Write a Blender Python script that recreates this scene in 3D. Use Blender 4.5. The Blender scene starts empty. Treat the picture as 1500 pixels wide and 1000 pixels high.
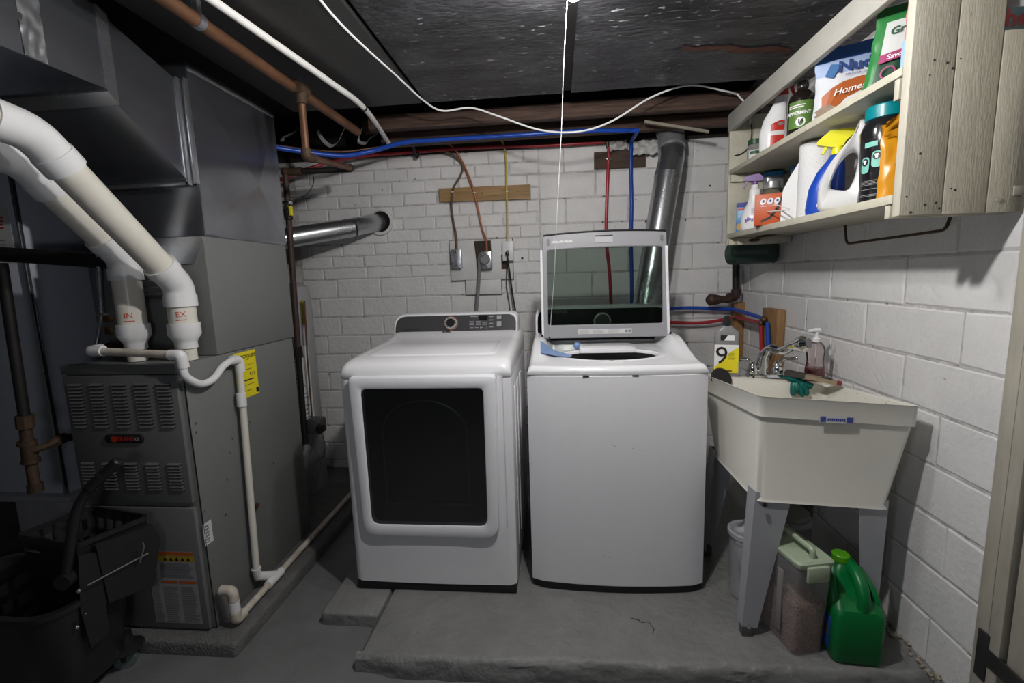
import bpy, bmesh, math, random
from mathutils import Vector, Matrix, noise
random.seed(7)
S = bpy.context.scene
COL = S.collection
# ------------------------------------------------------------------ camera, world, lamps, exposure
# All coordinates are metres relative to the camera position (X right along the back wall, Y into the room, Z up);
# everything is lifted by H at the very end so that the floor lies near z = 0.
H = 1.36
F = 680.0
D_ = Vector((65.0, -98.0, F)).normalized()
dn_ = Vector((0.0187, 1.0, 0.0)); dn_ = (dn_ - D_ * dn_.dot(D_)).normalized()
R_ = dn_.cross(D_)
cam_d = bpy.data.cameras.new('camera'); cam = bpy.data.objects.new('camera', cam_d); COL.objects.link(cam)
cam_d.sensor_width = 36.0; cam_d.lens = 36.0 * F / 1500.0; cam_d.clip_start = 0.02
cx = Vector((R_[0], D_[0], -dn_[0])); cy = -Vector((R_[1], D_[1], -dn_[1])); cz = -Vector((R_[2], D_[2], -dn_[2]))
cam.matrix_world = Matrix(((cx[0], cy[0], cz[0], 0), (cx[1], cy[1], cz[1], 0), (cx[2], cy[2], cz[2], 0), (0, 0, 0, 1)))
S.camera = cam
w = bpy.data.worlds.new('world'); S.world = w; w.use_nodes = True
w.node_tree.nodes['Background'].inputs[0].default_value = (0.8, 0.88, 1.0, 1)
w.node_tree.nodes['Background'].inputs[1].default_value = 0.02
S.view_settings.view_transform = 'Standard'; S.view_settings.look = 'None'
S.view_settings.exposure = 0.08; S.view_settings.gamma = 1.0; S.view_settings.use_curve_mapping = False
BULB = Vector((0.08, 1.05, 0.66)); BULB_W = 44.0        # bare pendant bulb above the frame
CBULB = Vector((0.062, 1.415, 0.776)); CBULB_W = 15.0     # ceiling lampholder with the pull string
fl = bpy.data.lights.new('photographer_flash', 'POINT'); fl.energy = 8.0; fl.color = (0.86, 0.9, 1.0); fl.shadow_soft_size = 0.09
flo = bpy.data.objects.new('photographer_flash', fl); flo.location = (-0.42, -0.05, -0.15); COL.objects.link(flo)

WY, WX, PADZ, FLZ, CEIL = 3.1, 1.18, -1.29, -1.345, 0.85

# ------------------------------------------------------------------ pixel helpers (photo frame 1500 x 1000)
def ray(px, py):
    v = Vector((px - 750.0, py - 500.0, F))
    return Vector((v.dot(R_), v.dot(D_), -v.dot(dn_)))
def PY(px, py, Y): r = ray(px, py); return r * (Y / r.y)
def PX(px, py, X): r = ray(px, py); return r * (X / r.x)
def PZ(px, py, Z): r = ray(px, py); return r * (Z / r.z)

# ------------------------------------------------------------------ materials
MATS = {}
def mat(name, col, rough=0.5, metal=0.0, var=0.0, vscale=6.0, col2=None, bump=0.0, bscale=60.0, trans=0.0, ior=1.45,
        coat=0.0, spec=0.5, emit=0.0, speck=None, speck_scale=40.0, speck_amt=0.62, stretch=None, rand=0.0, alpha=1.0, rvar=0.0):
    if name in MATS: return MATS[name]
    m = bpy.data.materials.new(name); m.use_nodes = True
    nt = m.node_tree; N = nt.nodes; L = nt.links
    b = N['Principled BSDF']
    c4 = (*col, 1.0)
    b.inputs['Base Color'].default_value = c4
    b.inputs['Roughness'].default_value = rough; b.inputs['Metallic'].default_value = metal
    b.inputs['Transmission Weight'].default_value = trans; b.inputs['IOR'].default_value = ior
    b.inputs['Coat Weight'].default_value = coat; b.inputs['Specular IOR Level'].default_value = spec
    b.inputs['Coat Roughness'].default_value = 0.06
    b.inputs['Alpha'].default_value = alpha
    if emit > 0:
        b.inputs['Emission Color'].default_value = c4; b.inputs['Emission Strength'].default_value = emit
    if var > 0 or bump > 0 or speck or rand > 0 or rvar > 0:
        geo = N.new('ShaderNodeNewGeometry')
        mp = N.new('ShaderNodeMapping'); L.new(geo.outputs['Position'], mp.inputs['Vector'])
        if stretch: mp.inputs['Scale'].default_value = stretch
        out = None
        if var > 0:
            n1 = N.new('ShaderNodeTexNoise'); n1.inputs['Scale'].default_value = vscale; n1.inputs['Detail'].default_value = 6; n1.inputs['Roughness'].default_value = 0.62
            L.new(mp.outputs[0], n1.inputs['Vector'])
            rp = N.new('ShaderNodeValToRGB'); rp.color_ramp.elements[0].position = 0.33; rp.color_ramp.elements[1].position = 0.68
            c2 = col2 if col2 else tuple(x * (1 - var) for x in col)
            rp.color_ramp.elements[0].color = (*c2, 1); rp.color_ramp.elements[1].color = c4
            L.new(n1.outputs['Fac'], rp.inputs['Fac']); out = rp.outputs['Color']
            if rvar > 0:
                mr = N.new('ShaderNodeMapRange'); mr.inputs[3].default_value = rough + rvar; mr.inputs[4].default_value = max(0.03, rough - rvar)
                L.new(n1.outputs['Fac'], mr.inputs[0]); L.new(mr.outputs[0], b.inputs['Roughness'])
        if speck:
            n2 = N.new('ShaderNodeTexNoise'); n2.inputs['Scale'].default_value = speck_scale; n2.inputs['Detail'].default_value = 3
            L.new(mp.outputs[0], n2.inputs['Vector'])
            r2 = N.new('ShaderNodeValToRGB'); r2.color_ramp.elements[0].position = speck_amt; r2.color_ramp.elements[1].position = speck_amt + 0.05
            r2.color_ramp.elements[0].color = (0, 0, 0, 1); r2.color_ramp.elements[1].color = (1, 1, 1, 1)
            L.new(n2.outputs['Fac'], r2.inputs['Fac'])
            mx = N.new('ShaderNodeMixRGB'); mx.inputs['Color1'].default_value = c4; mx.inputs['Color2'].default_value = (*speck, 1)
            if out: L.new(out, mx.inputs['Color1'])
            L.new(r2.outputs['Color'], mx.inputs['Fac']); out = mx.outputs['Color']
        if rand > 0:
            oi = N.new('ShaderNodeObjectInfo'); hs = N.new('ShaderNodeHueSaturation')
            mr2 = N.new('ShaderNodeMapRange'); mr2.inputs[3].default_value = 1 - rand; mr2.inputs[4].default_value = 1 + rand * 0.4
            L.new(oi.outputs['Random'], mr2.inputs[0]); L.new(mr2.outputs[0], hs.inputs['Value'])
            if out: L.new(out, hs.inputs['Color'])
            else: hs.inputs['Color'].default_value = c4
            out = hs.outputs['Color']
        if out: L.new(out, b.inputs['Base Color'])
        if bump > 0:
            n3 = N.new('ShaderNodeTexNoise'); n3.inputs['Scale'].default_value = bscale; n3.inputs['Detail'].default_value = 5
            L.new(mp.outputs[0], n3.inputs['Vector'])
            bp = N.new('ShaderNodeBump'); bp.inputs['Strength'].default_value = min(1.0, bump); bp.inputs['Distance'].default_value = 0.012
            L.new(n3.outputs['Fac'], bp.inputs['Height']); L.new(bp.outputs[0], b.inputs['Normal'])
    MATS[name] = m
    return m
def glassy(name, tint, gl=0.12, rough=0.03):
    """thin tinted film: mostly transparent with a glossy sheen"""
    if name in MATS: return MATS[name]
    m = bpy.data.materials.new(name); m.use_nodes = True
    nt = m.node_tree; N = nt.nodes; L = nt.links
    N.remove(N['Principled BSDF'])
    tr = N.new('ShaderNodeBsdfTransparent'); tr.inputs[0].default_value = (*tint, 1)
    g = N.new('ShaderNodeBsdfGlossy'); g.inputs['Roughness'].default_value = rough; g.inputs[0].default_value = (1, 1, 1, 1)
    fr = N.new('ShaderNodeFresnel'); fr.inputs[0].default_value = 1.45
    ad = N.new('ShaderNodeMath'); ad.operation = 'ADD'; ad.inputs[1].default_value = gl
    mx = N.new('ShaderNodeMixShader')
    L.new(fr.outputs[0], ad.inputs[0]); L.new(ad.outputs[0], mx.inputs[0]); L.new(tr.outputs[0], mx.inputs[1]); L.new(g.outputs[0], mx.inputs[2])
    L.new(mx.outputs[0], N['Material Output'].inputs[0]); MATS[name] = m
    return m

BRICK = mat('painted_brick', (0.77, 0.76, 0.75), 0.5, var=0.10, vscale=6, bump=0.4, bscale=45, speck=(0.2, 0.17, 0.15), speck_scale=30, speck_amt=0.725, rand=0.02)
BLOCK = mat('painted_block', (0.74, 0.735, 0.73), 0.45, var=0.08, vscale=9, bump=0.35, bscale=55, speck=(0.35, 0.32, 0.3), speck_scale=30, speck_amt=0.76, rand=0.01)
MORTAR = mat('painted_mortar', (0.68, 0.665, 0.655), 0.6, var=0.45, vscale=16, bump=0.5, bscale=70, speck=(0.15, 0.13, 0.12), speck_scale=22, speck_amt=0.66)
CONC = mat('painted_concrete', (0.17, 0.174, 0.174), 0.42, var=0.28, vscale=5, bump=0.35, bscale=22, speck=(0.17, 0.17, 0.165), speck_scale=70, speck_amt=0.72, rvar=0.1)
PADM = mat('rough_painted_concrete', (0.215, 0.216, 0.21), 0.5, var=0.22, vscale=7, bump=0.7, bscale=30, speck=(0.3, 0.29, 0.27), speck_scale=55, speck_amt=0.74)
SLABM = mat('furnace_slab_concrete', (0.15, 0.15, 0.145), 0.75, var=0.3, vscale=14, bump=0.8, bscale=120)
CEILM = mat('black_painted_ceiling', (0.058, 0.058, 0.064), 0.36, var=0.85, vscale=3.4, bump=0.7, bscale=30, speck=(0.30, 0.30, 0.31), speck_scale=26, speck_amt=0.665, stretch=(1, 2.2, 1), rvar=0.12)
GREYP = mat('charcoal_panel', (0.022, 0.022, 0.022), 0.5, var=0.35, vscale=4, bump=0.1, bscale=60)
DARKWOOD = mat('dark_joist_wood', (0.115, 0.068, 0.050), 0.7, var=0.6, vscale=9, stretch=(0.6, 6, 9), bump=0.5, bscale=30)
SUBFL = mat('black_subfloor', (0.012, 0.011, 0.010), 0.8, var=0.4)
PINE = mat('pine_board', (0.42, 0.25, 0.10), 0.55, var=0.45, vscale=6, stretch=(1.2, 8, 16), bump=0.15, bscale=30)
BLKWOOD = mat('pine_block', (0.36, 0.20, 0.085), 0.6, var=0.4, vscale=7, stretch=(14, 8, 1.4), bump=0.15)
BROWNB = mat('brown_board', (0.10, 0.065, 0.045), 0.75, var=0.4, vscale=9, stretch=(1, 6, 9), bump=0.3)
CREAM = mat('cream_painted_wood', (0.56, 0.53, 0.44), 0.5, var=0.18, vscale=8, stretch=(6, 6, 0.9), bump=0.18, bscale=40, speck=(0.16, 0.12, 0.08), speck_scale=26, speck_amt=0.735)
CREAMH = mat('cream_painted_shelf', (0.60, 0.57, 0.46), 0.45, var=0.22, vscale=9, bump=0.12, bscale=40, speck=(0.22, 0.15, 0.08), speck_scale=30, speck_amt=0.71)
DOORM = mat('aged_cream_trim', (0.46, 0.43, 0.36), 0.5, var=0.22, vscale=7, stretch=(4, 4, 0.7), speck=(0.14, 0.10, 0.08), speck_scale=22, speck_amt=0.72)
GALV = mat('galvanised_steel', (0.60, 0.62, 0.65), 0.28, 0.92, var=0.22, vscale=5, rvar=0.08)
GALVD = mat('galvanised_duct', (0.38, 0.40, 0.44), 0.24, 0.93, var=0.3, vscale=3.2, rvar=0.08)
FURN = mat('grey_enamel', (0.165, 0.172, 0.165), 0.38, 0.0, var=0.04, vscale=30)
FURNF = mat('grey_enamel_front', (0.135, 0.137, 0.135), 0.42, var=0.04, vscale=30)
BLACK = mat('black_plastic', (0.016, 0.016, 0.017), 0.30)
BLACKM = mat('matte_black', (0.012, 0.012, 0.013), 0.6)
VOID = mat('dark_void', (0.006, 0.006, 0.007), 0.9)
PVC = mat('aged_white_pvc', (0.70, 0.67, 0.59), 0.3, var=0.08, vscale=6, speck=(0.5, 0.44, 0.34), speck_scale=16, speck_amt=0.70)
PVCW = mat('white_pvc_fitting', (0.74, 0.74, 0.74), 0.28, var=0.05, vscale=8)
PVCD = mat('dirty_pvc', (0.62, 0.59, 0.53), 0.4, var=0.35, vscale=22, col2=(0.46, 0.38, 0.30))
WHITE = mat('white_enamel', (0.78, 0.78, 0.80), 0.22, coat=0.25)
WHITEF = mat('white_enamel_front', (0.74, 0.74, 0.765), 0.32, var=0.02, vscale=20)
LIDG = mat('grey_lid_plastic', (0.30, 0.30, 0.315), 0.35)
CONSOLE = mat('dark_console_plastic', (0.055, 0.054, 0.058), 0.28, var=0.06, vscale=4)
CONSB = mat('black_console_glass', (0.010, 0.012, 0.011), 0.12, coat=0.5)
CHROME = mat('chrome', (0.72, 0.73, 0.75), 0.07, 1.0)
COPPER = mat('old_copper', (0.17, 0.08, 0.042), 0.5, 0.35, var=0.4, vscale=10)
IRON = mat('black_iron', (0.02, 0.018, 0.017), 0.55, 0.3, var=0.3)
RUST = mat('rusty_fitting', (0.08, 0.048, 0.028), 0.7, 0.2, var=0.45, vscale=22, bump=0.3)
BRASS = mat('brass_fitting', (0.16, 0.10, 0.05), 0.5, 0.5, var=0.3, vscale=20)
BLUEP = mat('blue_pex', (0.012, 0.07, 0.42), 0.3)
REDP = mat('red_pex', (0.38, 0.025, 0.035), 0.32)
WHITEC = mat('white_cable', (0.78, 0.78, 0.78), 0.45)
YELC = mat('yellow_cable', (0.60, 0.46, 0.10), 0.45, var=0.15)
ORAC = mat('orange_cable', (0.42, 0.13, 0.05), 0.45, var=0.25, vscale=12)
BRNC = mat('brown_cloth_cable', (0.16, 0.11, 0.075), 0.7, var=0.4, vscale=25)
GREYC = mat('grey_cord', (0.20, 0.20, 0.21), 0.5)
BLKC = mat('black_cord', (0.015, 0.02, 0.018), 0.45)
PWOOD = mat('white_painted_plywood', (0.70, 0.695, 0.685), 0.5, var=0.1, vscale=12, speck=(0.3, 0.27, 0.24), speck_scale=25, speck_amt=0.72)
SINKM = mat('cream_plastic_tub', (0.76, 0.745, 0.68), 0.34, var=0.05, vscale=5)
SINKD = mat('speckled_tub_inside', (0.76, 0.735, 0.66), 0.4, var=0.06, vscale=6, speck=(0.22, 0.19, 0.15), speck_scale=75, speck_amt=0.69)
LEGM = mat('grey_leg_steel', (0.42, 0.43, 0.46), 0.42, 0.1, var=0.06, vscale=10)
YEL = mat('yellow_print', (0.80, 0.68, 0.02), 0.5)
INK = mat('black_ink', (0.015, 0.015, 0.015), 0.5)
GINK = mat('grey_ink', (0.20, 0.20, 0.21), 0.5)
PAPER = mat('white_label', (0.62, 0.62, 0.62), 0.5)
LPAPER = mat('grey_label', (0.33, 0.33, 0.33), 0.5)
REDINK = mat('red_marker', (0.50, 0.06, 0.025), 0.5)
ORGINK = mat('orange_print', (0.52, 0.11, 0.02), 0.5)
BLUINK = mat('blue_print', (0.03, 0.04, 0.25), 0.5)
WINK = mat('white_print', (0.8, 0.8, 0.8), 0.5)

# ------------------------------------------------------------------ mesh builder
LOCAL = set()
class MB:
    def __init__(s): s.v = []; s.f = []; s.m = []
    def add(s, vs, fs, mi=0):
        o = len(s.v); s.v += [Vector(p) for p in vs]; s.f += [[i + o for i in f] for f in fs]; s.m += [mi] * len(fs); return s
    def box(s, x0, x1, y0, y1, z0, z1, mi=0):
        v = [(x, y, z) for z in (z0, z1) for y in (y0, y1) for x in (x0, x1)]
        return s.add(v, [(0, 2, 3, 1), (4, 5, 7, 6), (0, 1, 5, 4), (2, 6, 7, 3), (0, 4, 6, 2), (1, 3, 7, 5)], mi)
    def rbox(s, x0, x1, y0, y1, z0, z1, r=0.005, seg=2, mi=0):
        bm = bmesh.new(); bmesh.ops.create_cube(bm, size=1)
        for v in bm.verts:
            v.co = Vector(((x0 + x1) / 2 + v.co.x * (x1 - x0), (y0 + y1) / 2 + v.co.y * (y1 - y0), (z0 + z1) / 2 + v.co.z * (z1 - z0)))
        r = min(r, 0.49 * min(abs(x1 - x0), abs(y1 - y0), abs(z1 - z0)))
        bmesh.ops.bevel(bm, geom=bm.edges[:], offset=r, segments=seg, profile=0.5, affect='EDGES')
        bm.verts.index_update()
        s.add([v.co.copy() for v in bm.verts], [[v.index for v in f.verts] for f in bm.faces], mi); bm.free(); return s
    def loft(s, rings, closed=True, cap0=True, cap1=True, mi=0):
        n = len(rings[0]); vs = [p for r in rings for p in r]; fs = []
        for i in range(len(rings) - 1):
            for j in range(n if closed else n - 1):
                k = (j + 1) % n
                fs.append((i * n + j, i * n + k, (i + 1) * n + k, (i + 1) * n + j))
        if cap0: fs.append(tuple(range(n - 1, -1, -1)))
        if cap1: fs.append(tuple((len(rings) - 1) * n + j for j in range(n)))
        return s.add(vs, fs, mi)
    def tube(s, pts, r, n=10, caps=True, mi=0):
        pts = [Vector(p) for p in pts]; rs = r if isinstance(r, (list, tuple)) else [r] * len(pts)
        rings = []; up = None
        for i, p in enumerate(pts):
            t = (pts[min(i + 1, len(pts) - 1)] - pts[max(i - 1, 0)])
            if t.length < 1e-9: t = Vector((0, 0, 1))
            t.normalize()
            if up is None:
                up = t.orthogonal().normalized()
            up = (up - t * up.dot(t)); up = up.normalized() if up.length > 1e-6 else t.orthogonal().normalized()
            sd = t.cross(up)
            rings.append([p + (up * math.cos(a) + sd * math.sin(a)) * rs[i] for a in [2 * math.pi * k / n for k in range(n)]])
        return s.loft(rings, True, caps, caps, mi)
    def cyl(s, p0, p1, r0, r1=None, n=16, caps=True, mi=0):
        return s.tube([p0, p1], [r0, r0 if r1 is None else r1], n, caps, mi)
    def lathe(s, base, prof, n=20, sx=1.0, sy=1.0, rot=0.0, mi=0, caps=True):
        bx, by, bz = base; rings = []
        for (r, z) in prof:
            rg = []
            for k in range(n):
                a = 2 * math.pi * k / n; x = r * math.cos(a) * sx; y = r * math.sin(a) * sy
                rg.append(Vector((bx + x * math.cos(rot) - y * math.sin(rot), by + x * math.sin(rot) + y * math.cos(rot), bz + z)))
            rings.append(rg)
        return s.loft(rings, True, caps, caps, mi)
    def sphere(s, c, r, n=12, mi=0, sz=1.0):
        return s.lathe(c, [(max(1e-4, r * math.sin(math.pi * i / 8)), -r * sz * math.cos(math.pi * i / 8)) for i in range(9)], n, mi=mi)
    def quad(s, a, b, c, d, mi=0): return s.add([a, b, c, d], [(0, 1, 2, 3)], mi)
    def grid(s, fn, nu, nv, mi=0, mfn=None):
        vs = [fn(i / nu, j / nv) for j in range(nv + 1) for i in range(nu + 1)]; o = len(s.v)
        s.v += [Vector(p) for p in vs]
        for j in range(nv):
            for i in range(nu):
                a = o + j * (nu + 1) + i
                s.f.append([a, a + 1, a + nu + 2, a + nu + 1]); s.m.append(mfn((i + .5) / nu, (j + .5) / nv) if mfn else mi)
        return s
    def xf(s, M, i0=0):
        for i in range(i0, len(s.v)): s.v[i] = M @ s.v[i]
        return s
def build(name, mb, mats, parent=None, smooth=True, ang=0.6, label=None, fixn=True):
    me = bpy.data.meshes.new(name)
    off = Vector((0, 0, 0))
    if parent is not None and parent.name not in LOCAL:
        p = parent
        while p is not None: off += p.location; p = p.parent
    me.from_pydata([tuple(v - off) for v in mb.v], [], mb.f)
    for m in (mats if isinstance(mats, (list, tuple)) else [mats]): me.materials.append(m)
    if any(mb.m): me.polygons.foreach_set('material_index', mb.m)
    me.update()
    if fixn:
        bm = bmesh.new(); bm.from_mesh(me); bmesh.ops.recalc_face_normals(bm, faces=bm.faces[:]); bm.to_mesh(me); bm.free()
    if smooth:
        me.shade_smooth(); me.set_sharp_from_angle(angle=ang)
    o = bpy.data.objects.new(name, me); COL.objects.link(o)
    if parent is not None:
        o.parent = parent
        if parent.name in LOCAL: LOCAL.add(o.name)
    if label: o['label'] = label
    return o
def tag(o, label, cat=None, group=None, kind=None):
    o['label'] = label
    if cat: o['category'] = cat
    if group: o['group'] = group
    if kind: o['kind'] = kind
    return o
def thing(name, label, cat, loc=(0, 0, 0), rz=0.0, group=None, local=False):
    o = bpy.data.objects.new(name, None); COL.objects.link(o); o.location = loc; o.rotation_euler = (0, 0, rz)
    o.empty_display_size = 0.05
    if local: LOCAL.add(o.name)
    return tag(o, label, cat, group)
def catmull(pts, n=8):
    P = [Vector(p) for p in pts]; P = [P[0] * 2 - P[1]] + P + [P[-1] * 2 - P[-2]]; out = []
    for i in range(1, len(P) - 2):
        for k in range(n):
            t = k / n; a, b, c, d = P[i - 1], P[i], P[i + 1], P[i + 2]
            out.append(0.5 * ((2 * b) + (c - a) * t + (2 * a - 5 * b + 4 * c - d) * t * t + (3 * b - a - 3 * c + d) * t ** 3))
    return out + [P[-2]]
def bends(pts, r, n=5):
    """polyline with its corners rounded"""
    P = [Vector(p) for p in pts]; out = [P[0]]
    for i in range(1, len(P) - 1):
        a = (P[i - 1] - P[i]); b = (P[i + 1] - P[i]); ra = min(r, a.length * .49, b.length * .49)
        p0 = P[i] + a.normalized() * ra; p1 = P[i] + b.normalized() * ra
        for k in range(n + 1):
            t = k / n; out.append(p0 * (1 - t) ** 2 + P[i] * 2 * t * (1 - t) + p1 * t * t)
    return out + [P[-1]]
def roundpoly(pts, r, n=5):
    m = len(pts); rs = r if isinstance(r, (list, tuple)) else [r] * m; out = []
    for i in range(m):
        p = Vector(pts[i]); a = Vector(pts[i - 1]) - p; b = Vector(pts[(i + 1) % m]) - p
        p0 = p + a.normalized() * min(rs[i], a.length * .49); p1 = p + b.normalized() * min(rs[i], b.length * .49)
        for k in range(n + 1):
            t = k / n; out.append(p0 * (1 - t) ** 2 + p * 2 * t * (1 - t) + p1 * t * t)
    return out
def flat(o, ux, uy): 
    o, ux, uy = Vector(o), Vector(ux).normalized(), Vector(uy).normalized()
    return lambda u, v: o + ux * u + uy * v
def cylmap(c, r, a0, s=1):
    return lambda u, v: Vector((c[0] + r * math.cos(a0 + s * u / r), c[1] + r * math.sin(a0 + s * u / r), c[2] + v))
def text(s, size, fn, m, parent, name='lettering', align='CENTER', bold=0.0, xs=1.0):
    cu = bpy.data.curves.new('t', 'FONT'); cu.body = s; cu.size = size; cu.align_x = align; cu.align_y = 'CENTER'; cu.resolution_u = 3; cu.offset = bold
    ob = bpy.data.objects.new('t', cu); COL.objects.link(ob)
    bpy.context.view_layer.update()
    me = bpy.data.meshes.new_from_object(ob.evaluated_get(bpy.context.evaluated_depsgraph_get()))
    b = MB(); b.add([fn(v.co.x * xs, v.co.y) for v in me.vertices], [list(p.vertices) for p in me.polygons])
    bpy.data.objects.remove(ob); bpy.data.curves.remove(cu); bpy.data.meshes.remove(me)
    return build(name, b, m, parent, smooth=False, fixn=False)
def patch(fn, u0, u1, v0, v1, nu=1, nv=1, b=None, mi=0):
    b = b or MB()
    return b.grid(lambda s, t: fn(u0 + (u1 - u0) * s, v0 + (v1 - v0) * t), nu, nv, mi)
def printlines(fn, u0, u1, v0, v1, n, m, parent, name='print', fill=0.55, jitter=0.3, nu=1):
    b = MB(); dv = (v1 - v0) / n
    for i in range(n):
        e = u1 - (u1 - u0) * random.random() * jitter
        patch(fn, u0, e, v0 + dv * i, v0 + dv * (i + fill), nu, 1, b)
    return build(name, b, m, parent, smooth=False, fixn=False)
def copy_tree(o, parent=None):
    c = o.copy(); COL.objects.link(c); c.parent = parent
    for ch in list(o.children): copy_tree(ch, c)
    return c
def struct(name, mb, m, smooth=True, label=None):
    o = build(name, mb, m, None, smooth); o['kind'] = 'structure'
    if label: o['label'] = label
    return o

# ================================================================== THE SHELL
def fbm(x, y, s=1.0): return noise.fractal(Vector((x * s, y * s, 1.7)), 1.0, 2.0, 4)
# floor
def floor_fn(u, v):
    x = -3.2 + 5.2 * u; y = -2.3 + 5.6 * v
    z = FLZ + 0.006 * fbm(x, y, 1.6)
    if y < 1.5: z -= 0.05 * min(1, max(0, (x + 0.85) / 0.35)) * min(1, (1.5 - y) / 0.25)
    return (x, y, z)
b = MB().grid(floor_fn, 90, 96)
struct('floor', b, CONC, label='grey painted concrete basement floor')
# walls: mortar bed with bricks as parts
def brick_mesh(name, w_, h_, m, seed):
    rnd = random.Random(seed); b = MB(); c = 0.006
    jx = [rnd.uniform(-.003, .003) for _ in range(8)]
    o = [(-w_ / 2 + jx[0], -h_ / 2 + jx[1]), (w_ / 2 + jx[2], -h_ / 2 + jx[3]), (w_ / 2 + jx[4], h_ / 2 + jx[5]), (-w_ / 2 + jx[6], h_ / 2 + jx[7])]
    i_ = [(x - math.copysign(c, x), z - math.copysign(c, z)) for x, z in o]
    b.loft([[(x, .012, z) for x, z in o], [(x, .0035, z) for x, z in o], [(x, 0.0, z) for x, z in i_]], True, False, True)
    me = bpy.data.meshes.new(name); me.from_pydata([tuple(v) for v in b.v], [], b.f); me.materials.append(m)
    bm = bmesh.new(); bm.from_mesh(me); bmesh.ops.recalc_face_normals(bm, faces=bm.faces[:])
    bm.to_mesh(me); bm.free(); me.shade_smooth(); me.set_sharp_from_angle(angle=0.3)
    return me
def lay(parent, u0, u1, z0, z1, bw, bh, m, place, gap=0.0065, zstart=None):
    variants = [brick_mesh('brick', bw - gap, bh - gap, m, k) for k in range(4)]
    z = z0 if zstart is None else zstart; row = 0
    while z < z1 - 0.02:
        h_ = min(bh, z1 - z); u = u0 - (bw * 0.5 if row % 2 else 0) - random.uniform(0, .25) * bw
        while u < u1 - 0.01:
            a = max(u, u0); e = min(u + bw, u1)
            if e - a > 0.04:
                o = bpy.data.objects.new('brick', variants[random.randrange(4)]); COL.objects.link(o); o.parent = parent
                place(o, (a + e) / 2, z + h_ / 2, random.uniform(-.0012, .0012))
                o.scale = ((e - a - gap) / (bw - gap), 1, (h_ - gap) / (bh - gap))
            u += bw
        z += h_; row += 1
wb = struct('wall_back', MB().box(-3.2, WX + .3, WY + .0032, WY + .3, -1.5, 0.80), MORTAR, label='white painted brick wall behind the appliances')
def pb(o, u, z, d): o.location = (u, WY + d, z); o.rotation_euler = (random.uniform(-.003, .003), 0, random.uniform(-.002, .002))
lay(wb, -1.75, -0.10, -1.42, 0.09, 0.31, 0.1305, BRICK, pb)
lay(wb, -1.75, -0.10, 0.09, 0.80, 0.225, 0.079, BRICK, pb)
lay(wb, -0.10, WX, -1.42, 0.80, 0.40, 0.1585, BRICK, pb)
wr = struct('wall_right', MB().box(WX + .0034, WX + .3, 1.315, WY + .3, -1.5, 1.1), MORTAR, label='white painted block wall beside the sink')
def pr(o, u, z, d): o.location = (WX + d, u, z); o.rotation_euler = (random.uniform(-.003, .003), 0, -math.pi / 2 + random.uniform(-.0015, .0015))
lay(wr, 1.32, WY, -1.42, 0.84, 0.43, 0.166, BLOCK, pr, gap=0.006, zstart=-1.47)
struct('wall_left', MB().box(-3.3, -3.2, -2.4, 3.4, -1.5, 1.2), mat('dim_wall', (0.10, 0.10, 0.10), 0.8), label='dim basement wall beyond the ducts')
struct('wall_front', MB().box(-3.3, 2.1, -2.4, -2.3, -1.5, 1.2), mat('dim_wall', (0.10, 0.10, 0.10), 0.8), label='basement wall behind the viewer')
# crumbling wall end by the door
b = MB(); pts = []
for k in range(60):
    z = -1.42 + k * 0.038
    pts.append((WX - 0.002 + random.uniform(-.004, .004), 1.312 + random.uniform(-.010, .004), z))
for k in range(59):
    a, c = pts[k], pts[k + 1]
    b.quad(a, c, (c[0] + .12, c[1] - .008, c[2]), (a[0] + .12, a[1] - .008, a[2]))
build('broken_plaster_edge', b, mat('crumbled_edge', (0.07, 0.045, 0.035), 0.9, var=0.5, vscale=30, bump=0.8), wr)
# debris along the foot of the right wall
b = MB()
for k in range(90):
    y = random.uniform(1.32, 2.0); x = WX - random.uniform(0.0, 0.035); r = random.uniform(.002, .007)
    b.rbox(x - r, x + r, y - r, y + r, PADZ, PADZ + r * 1.3, r * .4, 1)
o = build('wall_debris', b, mat('plaster_crumbs', (0.42, 0.36, 0.28), 0.9, var=0.5, vscale=40), wr); o['kind'] = 'stuff'
# ceiling: joists, black boards, rim boards
ce = struct('ceiling', MB().box(-3.2, 2.1, -2.3, 3.4, 1.08, 1.12), SUBFL, label='black basement ceiling with boards under the joists')
def rough_panel(x0, x1, y0, y1, z, amp, t=0.018):
    b = MB().grid(lambda u, v: (x0 + (x1 - x0) * u, y0 + (y1 - y0) * v, z + amp * fbm(x0 + u * (x1 - x0), y0 + v * (y1 - y0), 4)), 30, 40)
    b.box(x0, x1, y0, y1, z + .012, z + t + .02); return b
build('ceiling_panel', rough_panel(-0.615, 0.045, -0.6, 2.36, CEIL, .002), CEILM, ce)
build('ceiling_panel', rough_panel(0.085, 1.5, -0.6, 2.36, CEIL, .002), CEILM, ce)
build('joint_strip', MB().box(0.045, 0.085, -0.6, 2.36, CEIL + .012, CEIL + .03), SUBFL, ce)
build('ceiling_panel', MB().rbox(-1.28, -0.63, -0.6, 2.33, CEIL - .012, CEIL + .02, .004), GREYP, ce, label='smooth charcoal ceiling panel')
b = MB()   # scraped plaster streaks on the black boards
b2 = MB()
for k in range(60):
    x = random.uniform(-.5, 1.0); y = random.uniform(1.5, 2.3); l = random.uniform(.03, .16); n_ = 6
    if abs(x - .06) < .06: x += .15
    pts = [(x + l * i / n_, y + random.uniform(-.005, .005), CEIL - .001) for i in range(n_ + 1)]
    for i in range(n_):
        wd = random.uniform(.001, .0035)
        b.quad((pts[i][0], pts[i][1] - wd, CEIL - .0035), (pts[i + 1][0], pts[i + 1][1] - wd, CEIL - .0035), (pts[i + 1][0], pts[i + 1][1] + wd, CEIL - .0035), (pts[i][0], pts[i][1] + wd, CEIL - .0035))
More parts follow.
